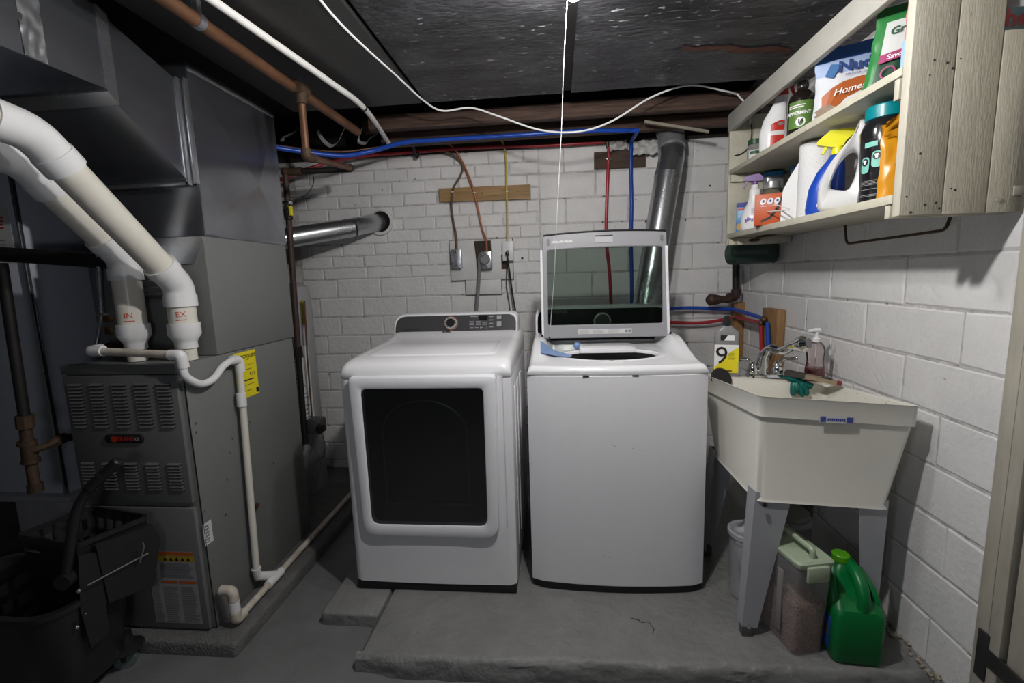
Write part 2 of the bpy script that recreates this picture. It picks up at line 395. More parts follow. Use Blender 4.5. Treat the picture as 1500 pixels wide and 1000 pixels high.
o = build('paint_scrapes', b, mat('scraped_paint', (0.10, 0.10, 0.10), 0.7, var=0.5, vscale=40), ce); o['kind'] = 'stuff'
pts = [(.50 + .055 * i, 1.98 + .012 * math.sin(i * 1.7) + .012 * i, 0) for i in range(9)]
b = MB()
for i in range(8):
    w0 = .012 + .012 * random.random()
    b.quad((pts[i][0], pts[i][1] - w0, CEIL - .004), (pts[i + 1][0], pts[i + 1][1] - w0, CEIL - .004), (pts[i + 1][0], pts[i + 1][1] + w0, CEIL - .004), (pts[i][0], pts[i][1] + w0, CEIL - .004))
build('bare_patch', b, mat('bare_red_patch', (0.13, 0.045, 0.03), 0.8, var=0.5, vscale=30), ce, label='reddish bare streak in the black paint')
for (z0, z1, y0, x0) in ((0.822, 0.898, 2.62, -1.02), (0.802, 0.872, 2.86, -1.04), (0.93, 1.0, 3.0, -1.2)):
    build('ceiling_beam', MB().rbox(x0, 1.15, y0, y0 + .05, z0, z1, .003), DARKWOOD, ce)
build('header', MB().box(-3.2, 2.1, 3.16, 3.3, .80, 1.12), SUBFL, ce)
build('sill_plate', MB().rbox(-3.2, 1.4, 3.09, 3.3, .80, .86, .003), mat('dark_sill', (0.03, 0.022, 0.018), .8, var=.4, vscale=10), ce)

# door trim and door at the right edge
tr = struct('trim_1', MB().rbox(1.158, 1.30, 1.262, 1.302, -1.40, 1.1, .004), DOORM, label='worn cream door jamb at the end of the block wall')
build('casing_board', MB().rbox(1.154, 1.30, 1.222, 1.258, -1.40, 1.1, .004), DOORM, tr)
build('crack_filler', MB().box(1.166, 1.30, 1.256, 1.264, -1.40, 1.1), mat('crack_brown', (.07, .045, .03), .9), tr)
dr = thing('door_1', 'cream wooden door with a dark strap hinge right of the block wall', None, (1.22, 0.9, -1.40)); dr['kind'] = 'structure'
build('door_leaf', MB().rbox(1.165, 1.21, 0.45, 1.214, -1.39, 1.0, .005), DOORM, dr)
AST = mat('aged_steel', (0.07, 0.07, 0.07), .5, .5, var=.4)
build('strap_hinge', MB().add([(1.150, 0.98, -1.094), (1.150, 1.255, -1.098), (1.150, 1.255, -1.048), (1.150, 0.98, -1.062), (1.156, 0.98, -1.094), (1.156, 1.255, -1.098), (1.156, 1.255, -1.048), (1.156, 0.98, -1.062)], [(0, 1, 2, 3), (4, 5, 6, 7), (0, 1, 5, 4), (2, 3, 7, 6), (1, 2, 6, 5), (0, 3, 7, 4)]), AST, dr, smooth=False)
build('hinge_plate', MB().rbox(1.151, 1.157, 1.250, 1.284, -1.15, -1.01, .002), AST, dr)

# concrete pad under washer, dryer and sink
def pad_front(x): return 1.385 + 0.033 * (x + .72) / 1.85 + 0.010 * fbm(x, 0, 6)
b = MB(); NX = 90; NYp = 60; XL, XR = -0.725, WX + .002
prof = [(0.0, -.12), (-.004, -.07), (0.0, -.035), (.006, -.016), (.016, -.006), (.032, -.001)]
def pad_pt(u, v):
    x = XL + (XR - XL) * u; yf = pad_front(x)
    if v < 0.2:
        k = v / 0.2 * (len(prof) - 1); i = min(int(k), len(prof) - 2); t = k - i
        dy = prof[i][0] * (1 - t) + prof[i + 1][0] * t; dz = prof[i][1] * (1 - t) + prof[i + 1][1] * t
        rg = 0.006 * fbm(x, dz * 3, 14)
        return (x, yf + dy + rg, PADZ + dz + 0.003 * fbm(x, v, 20))
    y = yf + .032 + (3.12 - yf - .032) * ((v - .2) / .8) ** 1.5
    e = 0.035 * max(0, 1 - (x - XL) / .03) ** 2
    return (x + (0.008 * fbm(y, 1, 9) if u == 0 else 0), y, PADZ - .0025 - e + 0.002 * fbm(x, y, 3.0))
b.grid(pad_pt, NX, NYp)
b.loft([[(XL + .01, 1.40, PADZ - .03), (XL + .01, 3.1, PADZ - .03)], [(XL - .005, 1.40, -1.42), (XL - .005, 3.1, -1.42)]], False, False, False)
pad = build('concrete_pad', b, PADM); tag(pad, 'raised rough grey concrete pad carrying the washer, dryer and sink', 'concrete pad')
b = MB().rbox(-0.955, -0.72, 1.585, 2.6, -1.40, PADZ - .004, .010, 3)
for v in b.v: v += Vector((0.006 * fbm(v.y, v.z, 8), 0.008 * fbm(v.x, v.z, 9), 0))
build('pad_ledge', b, PADM, pad)
ck = catmull([PZ(1062, 905, PADZ), PZ(1078, 908, PADZ), PZ(1082, 912, PADZ), PZ(1098, 910, PADZ), PZ(1108, 918, PADZ), PZ(1110, 928, PADZ)], 4)
build('hairline_crack', MB().tube([Vector((p.x - .155 * 0, p.y, PADZ - .002)) for p in [PZ(925, 905, PADZ), PZ(935, 907, PADZ), PZ(940, 911, PADZ), PZ(950, 910, PADZ), PZ(958, 920, PADZ), PZ(956, 928, PADZ)]], .0022, 5), mat('crack_dark', (.03, .028, .026), .9), pad)
# slab under furnace
b = MB().rbox(-1.95, -1.185, 1.405, 2.75, -1.37, -1.289, .014, 3)
slab = build('furnace_slab', b, SLABM); tag(slab, 'low rounded concrete slab under the grey furnace', 'concrete slab')

# ================================================================== LAMPS (just above the frame)
def lamp(name, label, c, watts, r, top, col=(1.0, 0.975, 0.955)):
    t = thing(name, label, 'lamp', (c.x, c.y, top))
    e = watts / (math.pi * 4 * math.pi * r * r)
    gm = mat('lit_bulb_' + name, col, 0.5, emit=e)
    build('bulb', MB().sphere(c, r, 16), gm, t)
    build('socket', MB().lathe((c.x, c.y, c.z + r * .85), [(.016, 0), (.02, .01), (.02, .04), (.012, .045)], 16), mat('white_porcelain', (.7, .7, .68), .3), t)
    if top - c.z > .13: build('cord', MB().cyl((c.x, c.y, c.z + .06), (c.x, c.y, top), .004, n=8), BLKC, t)
    build('ceiling_base', MB().lathe((c.x, c.y, top - .03), [(.03, 0), (.05, .012), (.055, .03)], 20), MATS['white_porcelain'], t)
    return t
lamp('pendant_bulb', 'bare bulb hanging from the black ceiling in front of the washer', BULB, BULB_W, .03, CEIL)
lamp('ceiling_bulb', 'bare ceiling bulb in a lampholder above the pull string', CBULB, CBULB_W, .028, CEIL)
ps = thing('pull_string', 'thin white pull string hanging from the ceiling bulb to the washer', 'string', (CBULB.x, CBULB.y + .01, CEIL))
s0 = Vector((CBULB.x - .012, CBULB.y + .012, CEIL - .02))
sp = [s0, PY(826, 90, 1.52), PY(822, 200, 1.62), PY(815, 330, 1.76), PY(812, 400, 1.86), PY(808, 455, 1.96), PY(805, 494, 2.06)]
build('string', MB().tube(catmull(sp, 6), .0011, 6), WHITEC, ps)
build('string_knot', MB().sphere(sp[-1], .0045, 8), BLKC, ps)

# ================================================================== FURNACE
FX0, FX1, FY0, FY1, FZ0, FZ1 = -1.765, -1.31, 1.468, 2.17, -1.287, -0.264
fu = thing('furnace', 'grey steel furnace with louvred front doors standing on a slab', 'furnace', (FX0, FY0, FZ0))
build('cabinet', MB().rbox(FX0, FX1, FY0 + .012, FY1, FZ0, FZ1 - .004, .004), FURN, fu)
zs = PY(300, 741, FY0).z
def fpx(fx): return FX0 + (FX1 - FX0) * fx
build('top_cap', MB().rbox(FX0 - .002, FX1 - .012, FY0 - .004, FY0 + .03, FZ1 - .034, FZ1, .003), FURNF, fu)
ud = build('upper_door', MB().rbox(FX0 + .004, FX1 - .012, FY0 - .008, FY0 + .012, zs + .012, FZ1 - .038, .005), FURNF, fu)
ld = build('lower_door', MB().rbox(FX0 + .004, FX1 - .012, FY0 - .008, FY0 + .012, FZ0 + .006, zs - .006, .006), FURNF, fu)
SLOT = mat('louvre_shadow', (0.02, 0.02, 0.02), .8)
for (zt, zb, n_) in ((PY(180, 560, FY0).z, PY(180, 626, FY0).z, 13), (PY(220, 676, FY0).z, PY(220, 717, FY0).z, 9)):
    for fx in (.055, .240, .430, .620, .808):
        x0 = fpx(fx); x1 = x0 + .053; b = MB()
        for k in range(n_):
            z = zt + (zb - zt) * (k + .5) / n_; h_ = abs(zb - zt) / n_
            # pressed louvre hood: slopes out toward its open lower edge
            b.add([(x0, FY0 - .008, z + h_ * .45), (x1, FY0 - .008, z + h_ * .45), (x1, FY0 - .014, z - h_ * .12), (x0, FY0 - .014, z - h_ * .12)], [(0, 1, 2, 3)], 0)
            b.add([(x0, FY0 - .014, z - h_ * .12), (x1, FY0 - .014, z - h_ * .12), (x1, FY0 - .0085, z - h_ * .12), (x0, FY0 - .0085, z - h_ * .12)], [(0, 1, 2, 3)], 1)
            b.add([(x0, FY0 - .0088, z - h_ * .12), (x1, FY0 - .0088, z - h_ * .12), (x1, FY0 - .0088, z - h_ * .45), (x0, FY0 - .0088, z - h_ * .45)], [(0, 1, 2, 3)], 1)
            b.add([(x0, FY0 - .008, z + h_ * .45), (x0, FY0 - .014, z - h_ * .12), (x0, FY0 - .008, z - h_ * .12)], [(0, 1, 2)], 1)
        build('louvre_bank', b, [FURNF, SLOT], ud, smooth=False, fixn=False)
c = PY(186, 641, FY0)
bd = build('badge', MB().loft([[(c.x + q.x, FY0 - y_, c.z + q.y) for q in roundpoly([(-.075 + i, -.017 + i), (.075 - i, -.017 + i), (.075 - i, .017 - i), (-.075 + i, .017 - i)], .016)] for y_, i in ((.007, 0), (.013, .001), (.015, .004))]), BLACK, ud, label='black oval maker badge')
f_ = flat((c.x, FY0 - .0156, c.z), (1, 0, 0), (0, 0, 1))
REDB = mat('badge_red', (.45, .03, .015), .4)
build('emblem', MB().loft([[f_(-.036 + .0115 * math.cos(a), .0115 * math.sin(a)) for a in [k * math.pi / 8 for k in range(16)]]], True, False, True), REDB, bd, smooth=False)
text('TRANE', .021, lambda u, v: f_(u + .008, v), REDB, bd, bold=.0006)
text('XB', .016, lambda u, v: f_(u + .052, v), mat('badge_silver', (.45, .45, .47), .4), bd)
# warning label on the lower door
p0 = PY(196, 909, FY0 - .009); p1 = PY(283, 808, FY0 - .009)
f_ = flat((p1.x - .19, FY0 - .0095, p0.z), (1, 0, 0), (0, 0, 1)); LW = .19; LH = p1.z - p0.z
wl = build('warning_label', patch(f_, 0, LW, 0, LH), LPAPER, ld, smooth=False, label='printed safety label')
g_ = lambda u, v: f_(u, v) + Vector((0, -.0008, 0))
build('header_stripe', patch(g_, .045, LW, LH - .016, LH - .002), ORGINK, wl, smooth=False)
yb = MB(); patch(g_, .045, LW, LH - .040, LH - .018, 1, 1, yb); build('pictogram_strip', yb, mat('label_yellow', (.45, .32, .02), .5), wl, smooth=False)
b = MB()
for k in range(5):
    u = .075 + k * .023; h_ = lambda uu, vv: f_(uu, vv) + Vector((0, -.0012, 0))
    b.add([h_(u - .008, LH - .037), h_(u + .008, LH - .037), h_(u, LH - .021)], [(0, 1, 2)])
build('pictograms', b, INK, wl, smooth=False)
b = MB(); patch(g_, .047, .11, LH * .56, LH * .56 + .010, 1, 1, b); patch(g_, .117, LW - .003, LH * .56, LH * .56 + .010, 1, 1, b); build('divider_stripe', b, ORGINK, wl, smooth=False)
for (u0, u1, v0, v1, n_) in ((.004, .04, .005, LH * .85, 26), (.05, .112, .005, LH * .53, 17), (.12, LW - .004, .005, LH * .53, 17), (.05, LW - .004, LH * .64, LH - .045, 9)):
    printlines(g_, u0, u1, v0, v1, n_, GINK, wl)
# side labels
f_ = flat(PX(354, 520, FX1) + Vector((.0012, 0, 0)), (0, 1, 0), (0, 0, 1))
a0 = PX(346, 517, FX1 + .001); a1 = PX(380, 575, FX1 + .001)
f_ = flat((FX1 + .0012, a0.y - .02, a1.z), (0, 1, 0), (0, 0, 1)); EW = a1.y - a0.y + .02; EH = PX(377, 510, FX1).z - a1.z
el = build('energy_label', patch(f_, 0, EW, 0, EH), YEL, fu, smooth=False, label='yellow energy label')
g_ = lambda u, v: f_(u, v) + Vector((.0008, 0, 0))
text('ENERGYGUIDE', EW * .145, lambda u, v: g_(EW * .52 + u, EH * .89 + v), INK, el, bold=.0004)
b = MB(); b.add([g_(EW * .62, EH * .80), g_(EW * .56, EH * .835), g_(EW * .68, EH * .835)], [(0, 1, 2)]); build('arrow', b, INK, el, smooth=False)
text('92.1', EW * .15, lambda u, v: g_(EW * .76 + u, EH * .49 + v), INK, el, bold=.0003)
b = MB()
for (v, u0, u1, t_) in ((.60, .05, .75, .004), (.36, .05, .80, .009), (.27, .2, .80, .003), (.14, .3, .70, .004), (.70, .1, .9, .002)):
    patch(g_, EW * u0, EW * u1, EH * v, EH * v + t_ * .6, 1, 1, b)
patch(g_, EW * .86, EW * .985, EH * .04, EH * .15, 1, 1, b)
build('print', b, INK, el, smooth=False)
a0 = PX(295, 760, FX1); a1 = PX(307, 797, FX1)
f_ = flat((FX1 + .0012, a0.y, a1.z + .004), (0, 1, 0), (0, 0, 1)); bl = build('barcode_label', patch(f_, 0, .042, 0, .085), PAPER, fu, smooth=False)
b = MB()
for k in range(16):
    if k % 3 != 1: patch(lambda u, v: f_(u, v) + Vector((.0008, 0, 0)), .008, .026, .01 + k * .0042, .0125 + k * .0042, 1, 1, b)
build('print', b, INK, bl, smooth=False)
for (px, py) in ((337, 663), (286, 620), (287, 633), (400, 678), (332, 702), (340, 642), (299, 748), (330, 753), (366, 618)):
    p = PX(px, py, FX1); build('screw', MB().lathe((0, 0, 0), [(.005, 0), (.005, .002), (.002, .003)], 10).xf(Matrix.Translation(p) @ Matrix.Rotation(math.pi / 2, 4, 'Y')), CHROME, fu)
p = PX(372, 740, FX1)
build('side_knob', MB().cyl(p, p + Vector((.018, 0, 0)), .012, n=12), RUST, fu)
build('side_edge', MB().box(FX1 - .001, FX1 + .0015, FY0 + .011, FY0 + .014, FZ0, FZ1 - .03), INK, fu)

# coil cabinet on the furnace
CY0 = 1.655; CZ1 = 0.184
cc = thing('coil_cabinet', 'grey steel coil box sitting on top of the furnace', 'coil box', (FX0, CY0, FZ1))
build('casing', MB().rbox(FX0, FX1, CY0, FY1 + .02, FZ1 - .002, CZ1, .003), FURN, cc)
p = PY(240, 400, CY0)
dl = build('data_label', MB().box(PY(205, 0, CY0).x - .03, PY(247, 400, CY0).x, CY0 - .002, CY0, PY(230, 440, CY0).z, PY(230, 378, CY0).z), BLACKM, cc)
xL = PY(205, 400, CY0).x - .03; xR = PY(247, 400, CY0).x
b = MB(); zt = PY(230, 440, CY0).z; zh = PY(230, 378, CY0).z - zt
f_ = flat((xL, CY0 - .0028, zt), (1, 0, 0), (0, 0, 1))
build('orange_band', patch(f_, 0, xR - xL, zh, zh + .012), ORGINK, dl, smooth=False)
build('upper_print', patch(f_, 0, xR - xL, zh + .012, zh + .065), LPAPER, dl, smooth=False)
printlines(lambda u, v: f_(u, v) + Vector((0, -.0008, 0)), .01, xR - xL - .01, zh + .016, zh + .06, 7, GINK, dl)
printlines(lambda u, v: f_(u, v) + Vector((0, -.0008, 0)), .005, xR - xL - .003, .006, zh - .006, 6, mat('dark_grey_ink', (.05, .05, .05), .6), dl, fill=.75, jitter=.05)
# torn shiny foil flap at the coil top
b = MB(); pl = [(FX1 - .002, CZ1), (FX1 - .002, CZ1 - .02), (FX1 - .03, CZ1 - .07), (FX1 - .05, CZ1 - .10), (FX1 - .12, CZ1 - .10), (FX1 - .22, CZ1 - .03), (FX1 - .22, CZ1)]
b.add([(x, CY0 - .003, z) for x, z in pl] + [(x, CY0, z) for x, z in pl], [tuple(range(7))] + [(i, (i + 1) % 7, (i + 1) % 7 + 7, i + 7) for i in range(7)])
build('foil_flap', b, GALV, cc, smooth=False, label='shiny metal flap')
for (px, py) in ((160, 466), (161, 484)):
    p = PY(px, py, CY0); bb = MB().lathe((0, 0, 0), [(.016, 0), (.016, .012), (.009, .013), (.009, .004)], 16).xf(Matrix.Translation(p) @ Matrix.Rotation(math.pi / 2, 4, 'X'))
    build('drain_port', bb, BRASS, cc)
p = PY(176, 505, CY0); build('suction_stub', MB().cyl(p + Vector((0, .01, 0)), p + Vector((0, -.05, 0)), .016, n=14), COPPER, cc)

# plenum and trunk duct
PZ1 = 0.80
pn = thing('supply_plenum', 'tall galvanised plenum box above the coil box', 'duct', (FX0, CY0, CZ1))
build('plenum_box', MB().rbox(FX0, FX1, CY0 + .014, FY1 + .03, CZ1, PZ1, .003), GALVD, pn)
b = MB()  # cross-broken right side: shallow pyramid
y0, y1 = CY0 + .02, FY1 + .022
b.add([(FX1, y0, CZ1 + .01), (FX1, y1, CZ1 + .01), (FX1, y1, PZ1 - .03), (FX1, y0, PZ1 - .03), (FX1 + .012, (y0 + y1) / 2 + .08, (CZ1 + PZ1) / 2 - .06)], [(0, 1, 4), (1, 2, 4), (2, 3, 4), (3, 0, 4)])
build('cross_broken_side', b, GALVD, pn, smooth=False)
build('top_seam', MB().rbox(FX1 - .002, FX1 + .005, y0, y1, PZ1 - .028, PZ1 - .016, .002), GALV, pn)
b = MB()
for k in range(3): b.rbox(FX1 - .03 + k * .011, FX1 - .021 + k * .011, CY0 + .004 - k * .003, CY0 + .018, CZ1 + .19, PZ1 - .06, .002)
build('corner_seam', b, GALV, pn)
tk = thing('trunk_duct', 'galvanised trunk duct running from the plenum towards the ceiling edge', 'duct', (FX0, 1.36, .6))
TX0, TX1 = -1.90, -1.325
def ringd(y, x0, x1, z0, z1): return [(x0, y, z0), (x1, y, z0), (x1, y, z1), (x0, y, z1)]
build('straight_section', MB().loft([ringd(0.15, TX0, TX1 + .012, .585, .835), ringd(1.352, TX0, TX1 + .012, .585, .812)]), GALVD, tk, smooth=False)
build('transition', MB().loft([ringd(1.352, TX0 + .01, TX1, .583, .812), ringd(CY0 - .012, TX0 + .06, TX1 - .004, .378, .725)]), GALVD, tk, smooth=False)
build('joint_collar', MB().loft([ringd(1.345, TX0 - .006, TX1 + .016, .579, .818), ringd(1.385, TX0 - .006, TX1 + .009, .555, .81)]), GALV, tk, smooth=False)
build('end_flange', MB().rbox(TX0 + .05, TX1, CY0 - .022, CY0 - .002, .366, .380, .002).rbox(TX1 - .012, TX1 + .002, CY0 - .022, CY0 - .002, .366, .735, .002), GALV, tk)
b = MB()  # crumpled foil tape strip on the duct side
b.grid(lambda u, v: (TX1 + .0135 + .004 * noise.noise(Vector((u * 5, v * 9, 3))), 1.13 + .055 * u, .587 + .24 * v), 8, 26)
build('foil_tape', b, GALV, tk, ang=1.5)

# flue pipes IN / EX
def flue(name, label, x, zb, zt, txt):
    y = 1.56; r = .0445
    t = thing(name, label, 'pipe', (x, y, FZ1))
    z45 = zb                                    # where the 45 bend starts
    e0 = Vector((x, y, z45)); e1 = e0 + Vector((0, -.03, .055)); 
    up = Vector((x, y - .03 - (zt - z45 - .055), zt))
    build('stub', MB().cyl((x, y, FZ1 - .002), (x, y, FZ1 + .05), .031, n=24), PVC, t)
    build('reducer', MB().lathe((x, y, FZ1 + .042), [(.036, 0), (.036, .022), (.040, .03), (.052, .05), (.052, .092)], 28), PVCW, t)
    rz = FZ1 + .13
    build('riser', MB().cyl((x, y, rz), (x, y, z45 - .02), r, n=28), PVC, t)
    text(txt, .027, cylmap((x, y, rz + .036), r + .0006, math.atan2(-y, -x) - (.12 if txt == 'EX' else .22)), REDINK, t)
    fm = cylmap((x, y, rz + .038), r + .0006, math.atan2(-y, -x) - (.12 if txt == 'EX' else .22))
    build('underline', patch(fm, -.017, .017, -.0225, -.0195, 6, 1), REDINK, t, smooth=False)
    build('bend_socket', MB().cyl((x, y, z45 - .045), (x, y, z45 - .005), r + .008, n=28), PVCW, t)
    dirv = (up - e1).normalized()
    path = bends([(x, y, z45 - .03), (x, y, z45 + .03), Vector((x, y, z45 + .03)) + dirv * .09], .06, 8)
    build('elbow', MB().tube(path, r + .004, 28), PVCW, t)
    s0 = path[-1]; 
    build('elbow_collar', MB().cyl(s0 - dirv * .02, s0 + dirv * .012, r + .008, n=28), PVCW, t)
    build('slanted_run', MB().cyl(s0, up, r, n=28), PVC, t)
    build('upper_collar', MB().cyl(up - dirv * .035, up + dirv * .012, r + .008, n=28), PVCW, t)
    path = bends([up - dirv * .01, up + dirv * .07, up + dirv * .07 + Vector((0, -.10, .012))], .07, 10)
    build('upper_elbow', MB().tube(path, r + .005, 28), PVCW, t)
    build('horizontal_run', MB().cyl(path[-1], path[-1] + Vector((0, -.9, .02)), r, n=28), PVC, t)
flue('exhaust_pipe', 'white plastic flue pipe marked EX rising from the furnace', -1.352, -.025, .36, 'EX')
flue('intake_pipe', 'white plastic air pipe marked IN rising from the furnace', -1.553, .075, .33, 'IN')

# condensate drain pipe
cd = thing('condensate_pipe', 'thin white drain pipe looping over the furnace edge down to the floor', 'pipe', (FX1 + .03, FY0, FZ0))
r = .0135; YF = 1.452
pA = PY(140, 514, YF); pB = PY(270, 519, YF); 
pB = Vector((FX1 + .012, YF - .006, pB.z)); pA = Vector((pA.x, YF, pA.z))
build('top_run', MB().cyl(pA, pB, r, n=14), PVCD, cd)
build('end_elbow', MB().tube(bends([pA + Vector((.03, 0, 0)), pA + Vector((-.025, 0, 0)), pA + Vector((-.03, .05, 0))], .02), r + .005, 14), PVCW, cd)
XS = FX1 + .03
q = [pB + Vector((-.02, 0, 0)), pB + Vector((.018, 0, 0)), Vector((XS, YF, pB.z - .045))]
build('elbow', MB().tube(bends(q, .012), r + .005, 14), PVCW, cd)
trap = [(XS, YF, pB.z - .03), (XS, YF + .003, PX(280, 548, XS).z), tuple(PX(293, 562, XS)), tuple(PX(312, 555, XS)), tuple(PX(328, 535, XS)), tuple(PX(345, 525, XS))]
build('trap_bend', MB().tube(catmull(trap, 8), r, 14), PVCW, cd)
dT = PX(350, 527, XS); dB = PX(376, 838, XS)
build('down_elbow', MB().tube(bends([PX(340, 527, XS), dT, dT + Vector((0, .002, -.05))], .015), r + .005, 14), PVCW, cd)
build('down_run', MB().cyl(dT, dB, r, n=14), PVC, cd)
pm = PX(353, 575, XS); dd = (dB - dT).normalized(); build('coupling', MB().cyl(pm, pm + dd * .055, r + .005, n=14), PVCW, cd)
ZR = -1.262; wy = PX(386, 853, XS); xr = FX1 + .075
fl0 = Vector((xr, PX(345, 900, xr).y, ZR)); fl1 = Vector((xr - .03, 2.72, ZR - .01)); wyp = fl0.lerp(fl1, (dB.y + .055 - fl0.y) / (fl1.y - fl0.y))
build('floor_run', MB().cyl(fl0, fl1, r, n=14), PVCD, cd)
build('wye', MB().tube([dB + Vector((0, 0, .02)), dB + Vector((0, .005, -.02)), wyp + Vector((0, .02, 0))], r + .005, 14).cyl(wyp - Vector((0, .05, 0)) * 1.0, wyp + (fl1 - fl0).normalized() * .05, r + .005, n=14), PVCW, cd)
eb = fl0
build('floor_elbow', MB().tube(bends([eb + Vector((0, .045, .0)), eb, eb + Vector((0, 0, .045))], .02), r + .006, 14), PVCD, cd)
build('vent_tee', MB().cyl(eb + Vector((0, 0, .02)), eb + Vector((0, 0, .075)), r, n=14), PVCD, cd)
build('vent_collar', MB().cyl(eb + Vector((0, 0, .035)), eb + Vector((0, 0, .082)), r + .006, n=14), PVCW, cd)
build('vent_cap', MB().tube(bends([eb + Vector((0, 0, .085)), eb + Vector((0, 0, .125)), eb + Vector((-.045, 0, .125))], .018), r + .005, 14), PVCD, cd)

# flexible conduit
fc = thing('flexible_conduit', 'ribbed metal conduit hanging behind the intake pipe', 'conduit', tuple(PY(148, 400, 1.64)))
pts = catmull([PY(143, 372, 1.6), PY(146, 420, 1.62), PY(148, 460, 1.63), PY(144, 490, 1.63), PY(139, 516, 1.62)], 16); rs = [.007 if i % 2 else .0085 for i in range(len(pts))]
build('conduit_hose', MB().tube(pts, rs, 10), GALV, fc, ang=1.5)
p = PY(156, 460, 1.645); build('clamp', MB().rbox(p.x - .018, p.x + .006, 1.62, 1.654, p.z - .006, p.z + .006, .003), GALV, fc)

# gas pipes at the left
bp = thing('black_gas_pipe', 'black iron pipe running across left of the flue pipes', 'pipe', tuple(PY(60, 375, 1.67)))
build('pipe_run', MB().cyl(PY(-60, 368, 1.62), PY(165, 383, 1.62), .028, n=16), IRON, bp)
dp = thing('gas_drip_leg', 'dark vertical gas pipe with rusty tee and drip leg beside the furnace', 'pipe', tuple(PY(45, 650, 1.42)))
Yg = 1.42
build('riser', MB().cyl(PY(2, 385, Yg), PY(36, 612, Yg), .0165, n=14), IRON, dp)
build('union', MB().cyl(PY(36, 608, Yg), PY(38, 626, Yg), .026, n=8).cyl(PY(37, 620, Yg), PY(40, 650, Yg), .018, n=14), RUST, dp)
build('tee', MB().cyl(PY(41, 645, Yg), PY(45, 676, Yg), .023, n=14).cyl(PY(39, 646, Yg), PY(39.5, 651, Yg), .027, n=14).cyl(PY(45, 672, Yg), PY(45.6, 677, Yg), .027, n=14), RUST, dp)
build('drip_leg', MB().cyl(PY(45, 676, Yg), PY(52, 718, Yg), .017, n=14).cyl(PY(51, 708, Yg), PY(53, 720, Yg), .023, n=14), RUST, dp)
build('branch', MB().tube(catmull([PY(48, 660, Yg), PY(70, 652, Yg + .03), PY(85, 644, Yg + .06), PY(104, 640, Yg + .12)], 5), .013, 12).cyl(PY(82, 646, Yg + .05), PY(94, 641, Yg + .09), .019, n=12), RUST, dp)

# return-air duct left of the furnace
rd = thing('return_duct', 'bluish grey return duct standing left of the furnace', 'duct', (-2.35, 1.75, -1.34))
DUCTP = mat('blue_grey_sheet', (.64, .68, .76), .45, 0.0, var=.08, vscale=5)
xe = PY(78, 600, 1.80).x; zf = PY(60, 722, 1.80).z
build('duct_riser', MB().rbox(-2.85, xe, 1.80, 2.3, zf, .84, .003), DUCTP, rd)
build('seam', MB().rbox(xe - .004, xe + .008, 1.785, 1.80, zf, .84, .002), GALV, rd)
build('shelf_flange', MB().rbox(-2.85, xe + .045, 1.765, 2.3, zf - .028, zf, .004), mat('worn_white_metal', (.48, .48, .50), .5, var=.15, vscale=20), rd)
build('filter_box', MB().rbox(-2.5, xe + .03, 1.785, 2.3, -1.345, zf - .028, .004), MATS['worn_white_metal'], rd)
p0 = PY(2, 305, 1.799); tg = build('paper_tag', MB().box(PY(-14, 350, 1.795).x, PY(18, 350, 1.795).x, 1.797, 1.7985, PY(10, 385, 1.795).z, PY(5, 303, 1.795).z), PAPER, rd)
f_ = flat((PY(-14, 350, 1.795).x, 1.7965, PY(10, 385, 1.795).z), (1, 0, 0), (0, 0, 1))
printlines(f_, .02, .08, .14, .20, 4, REDINK, tg); printlines(f_, .02, .08, .02, .11, 5, GINK, tg, fill=.2)
sd = thing('side_duct', 'dark galvanised duct in the shadow between return duct and coil box', 'duct', (-1.95, 2.0, .0))
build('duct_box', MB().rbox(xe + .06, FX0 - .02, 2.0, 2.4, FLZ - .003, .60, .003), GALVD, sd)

# ================================================================== DRYER
DX0, DX1, DYF, DYB = -0.868, -0.182, 1.735, 2.49
ZSEAM = -0.385
dy = thing('dryer', 'white front-loading dryer with a dark square door window', 'dryer', ((DX0 + DX1) / 2, DYF, PADZ))
build('cabinet', MB().rbox(DX0, DX1, DYF + .012, DYB, -1.255, ZSEAM - .002, .008, 3), WHITEF, dy)
# front skin, slightly bowed, with a shallow surround
def frontskin(u, v):
    x = DX0 + .002 + (DX1 - DX0 - .004) * u; z = -1.255 + (ZSEAM - .004 + 1.255) * v
    e = min(u, 1 - u)
    return (x, DYF + .012 - .012 * min(1, e / .03) ** .5 - .006 * math.sin(math.pi * u), z)
build('front_panel', MB().grid(frontskin, 60, 4), WHITEF, dy, ang=1.2)
build('plinth', MB().rbox(DX0 + .004, DX1 - .004, DYF - .001, DYB, PADZ, -1.2515, .004), BLACKM, dy)
# top cover
prof = [(DYF + .010, ZSEAM), (DYF + .003, -.374), (DYF + .004, -.352), (DYF + .014, -.335), (DYF + .034, -.322), (DYF + .075, -.314), (2.0, -.305), (2.20, -.297), (2.30, -.288), (2.335, -.272), (DYB, -.272), (DYB, ZSEAM)]
rings = []
for x, s_ in ((DX0 + .0, .0), (DX0 + .002, .45), (DX0 + .010, .78), (DX0 + .026, .95), (DX0 + .05, 1.0), (DX1 - .05, 1.0), (DX1 - .026, .95), (DX1 - .010, .78), (DX1 - .002, .45), (DX1, .0)):
    rg = []
    for (y, z) in prof:
        sink = (z - ZSEAM) * (0.42 + .58 * s_)
        rg.append((x, y + (.012 * (1 - s_) if y < 1.9 else 0), ZSEAM + sink))
    rings.append(rg)
build('top_cover', MB().loft(rings, True, True, True), WHITE, dy, ang=0.9)
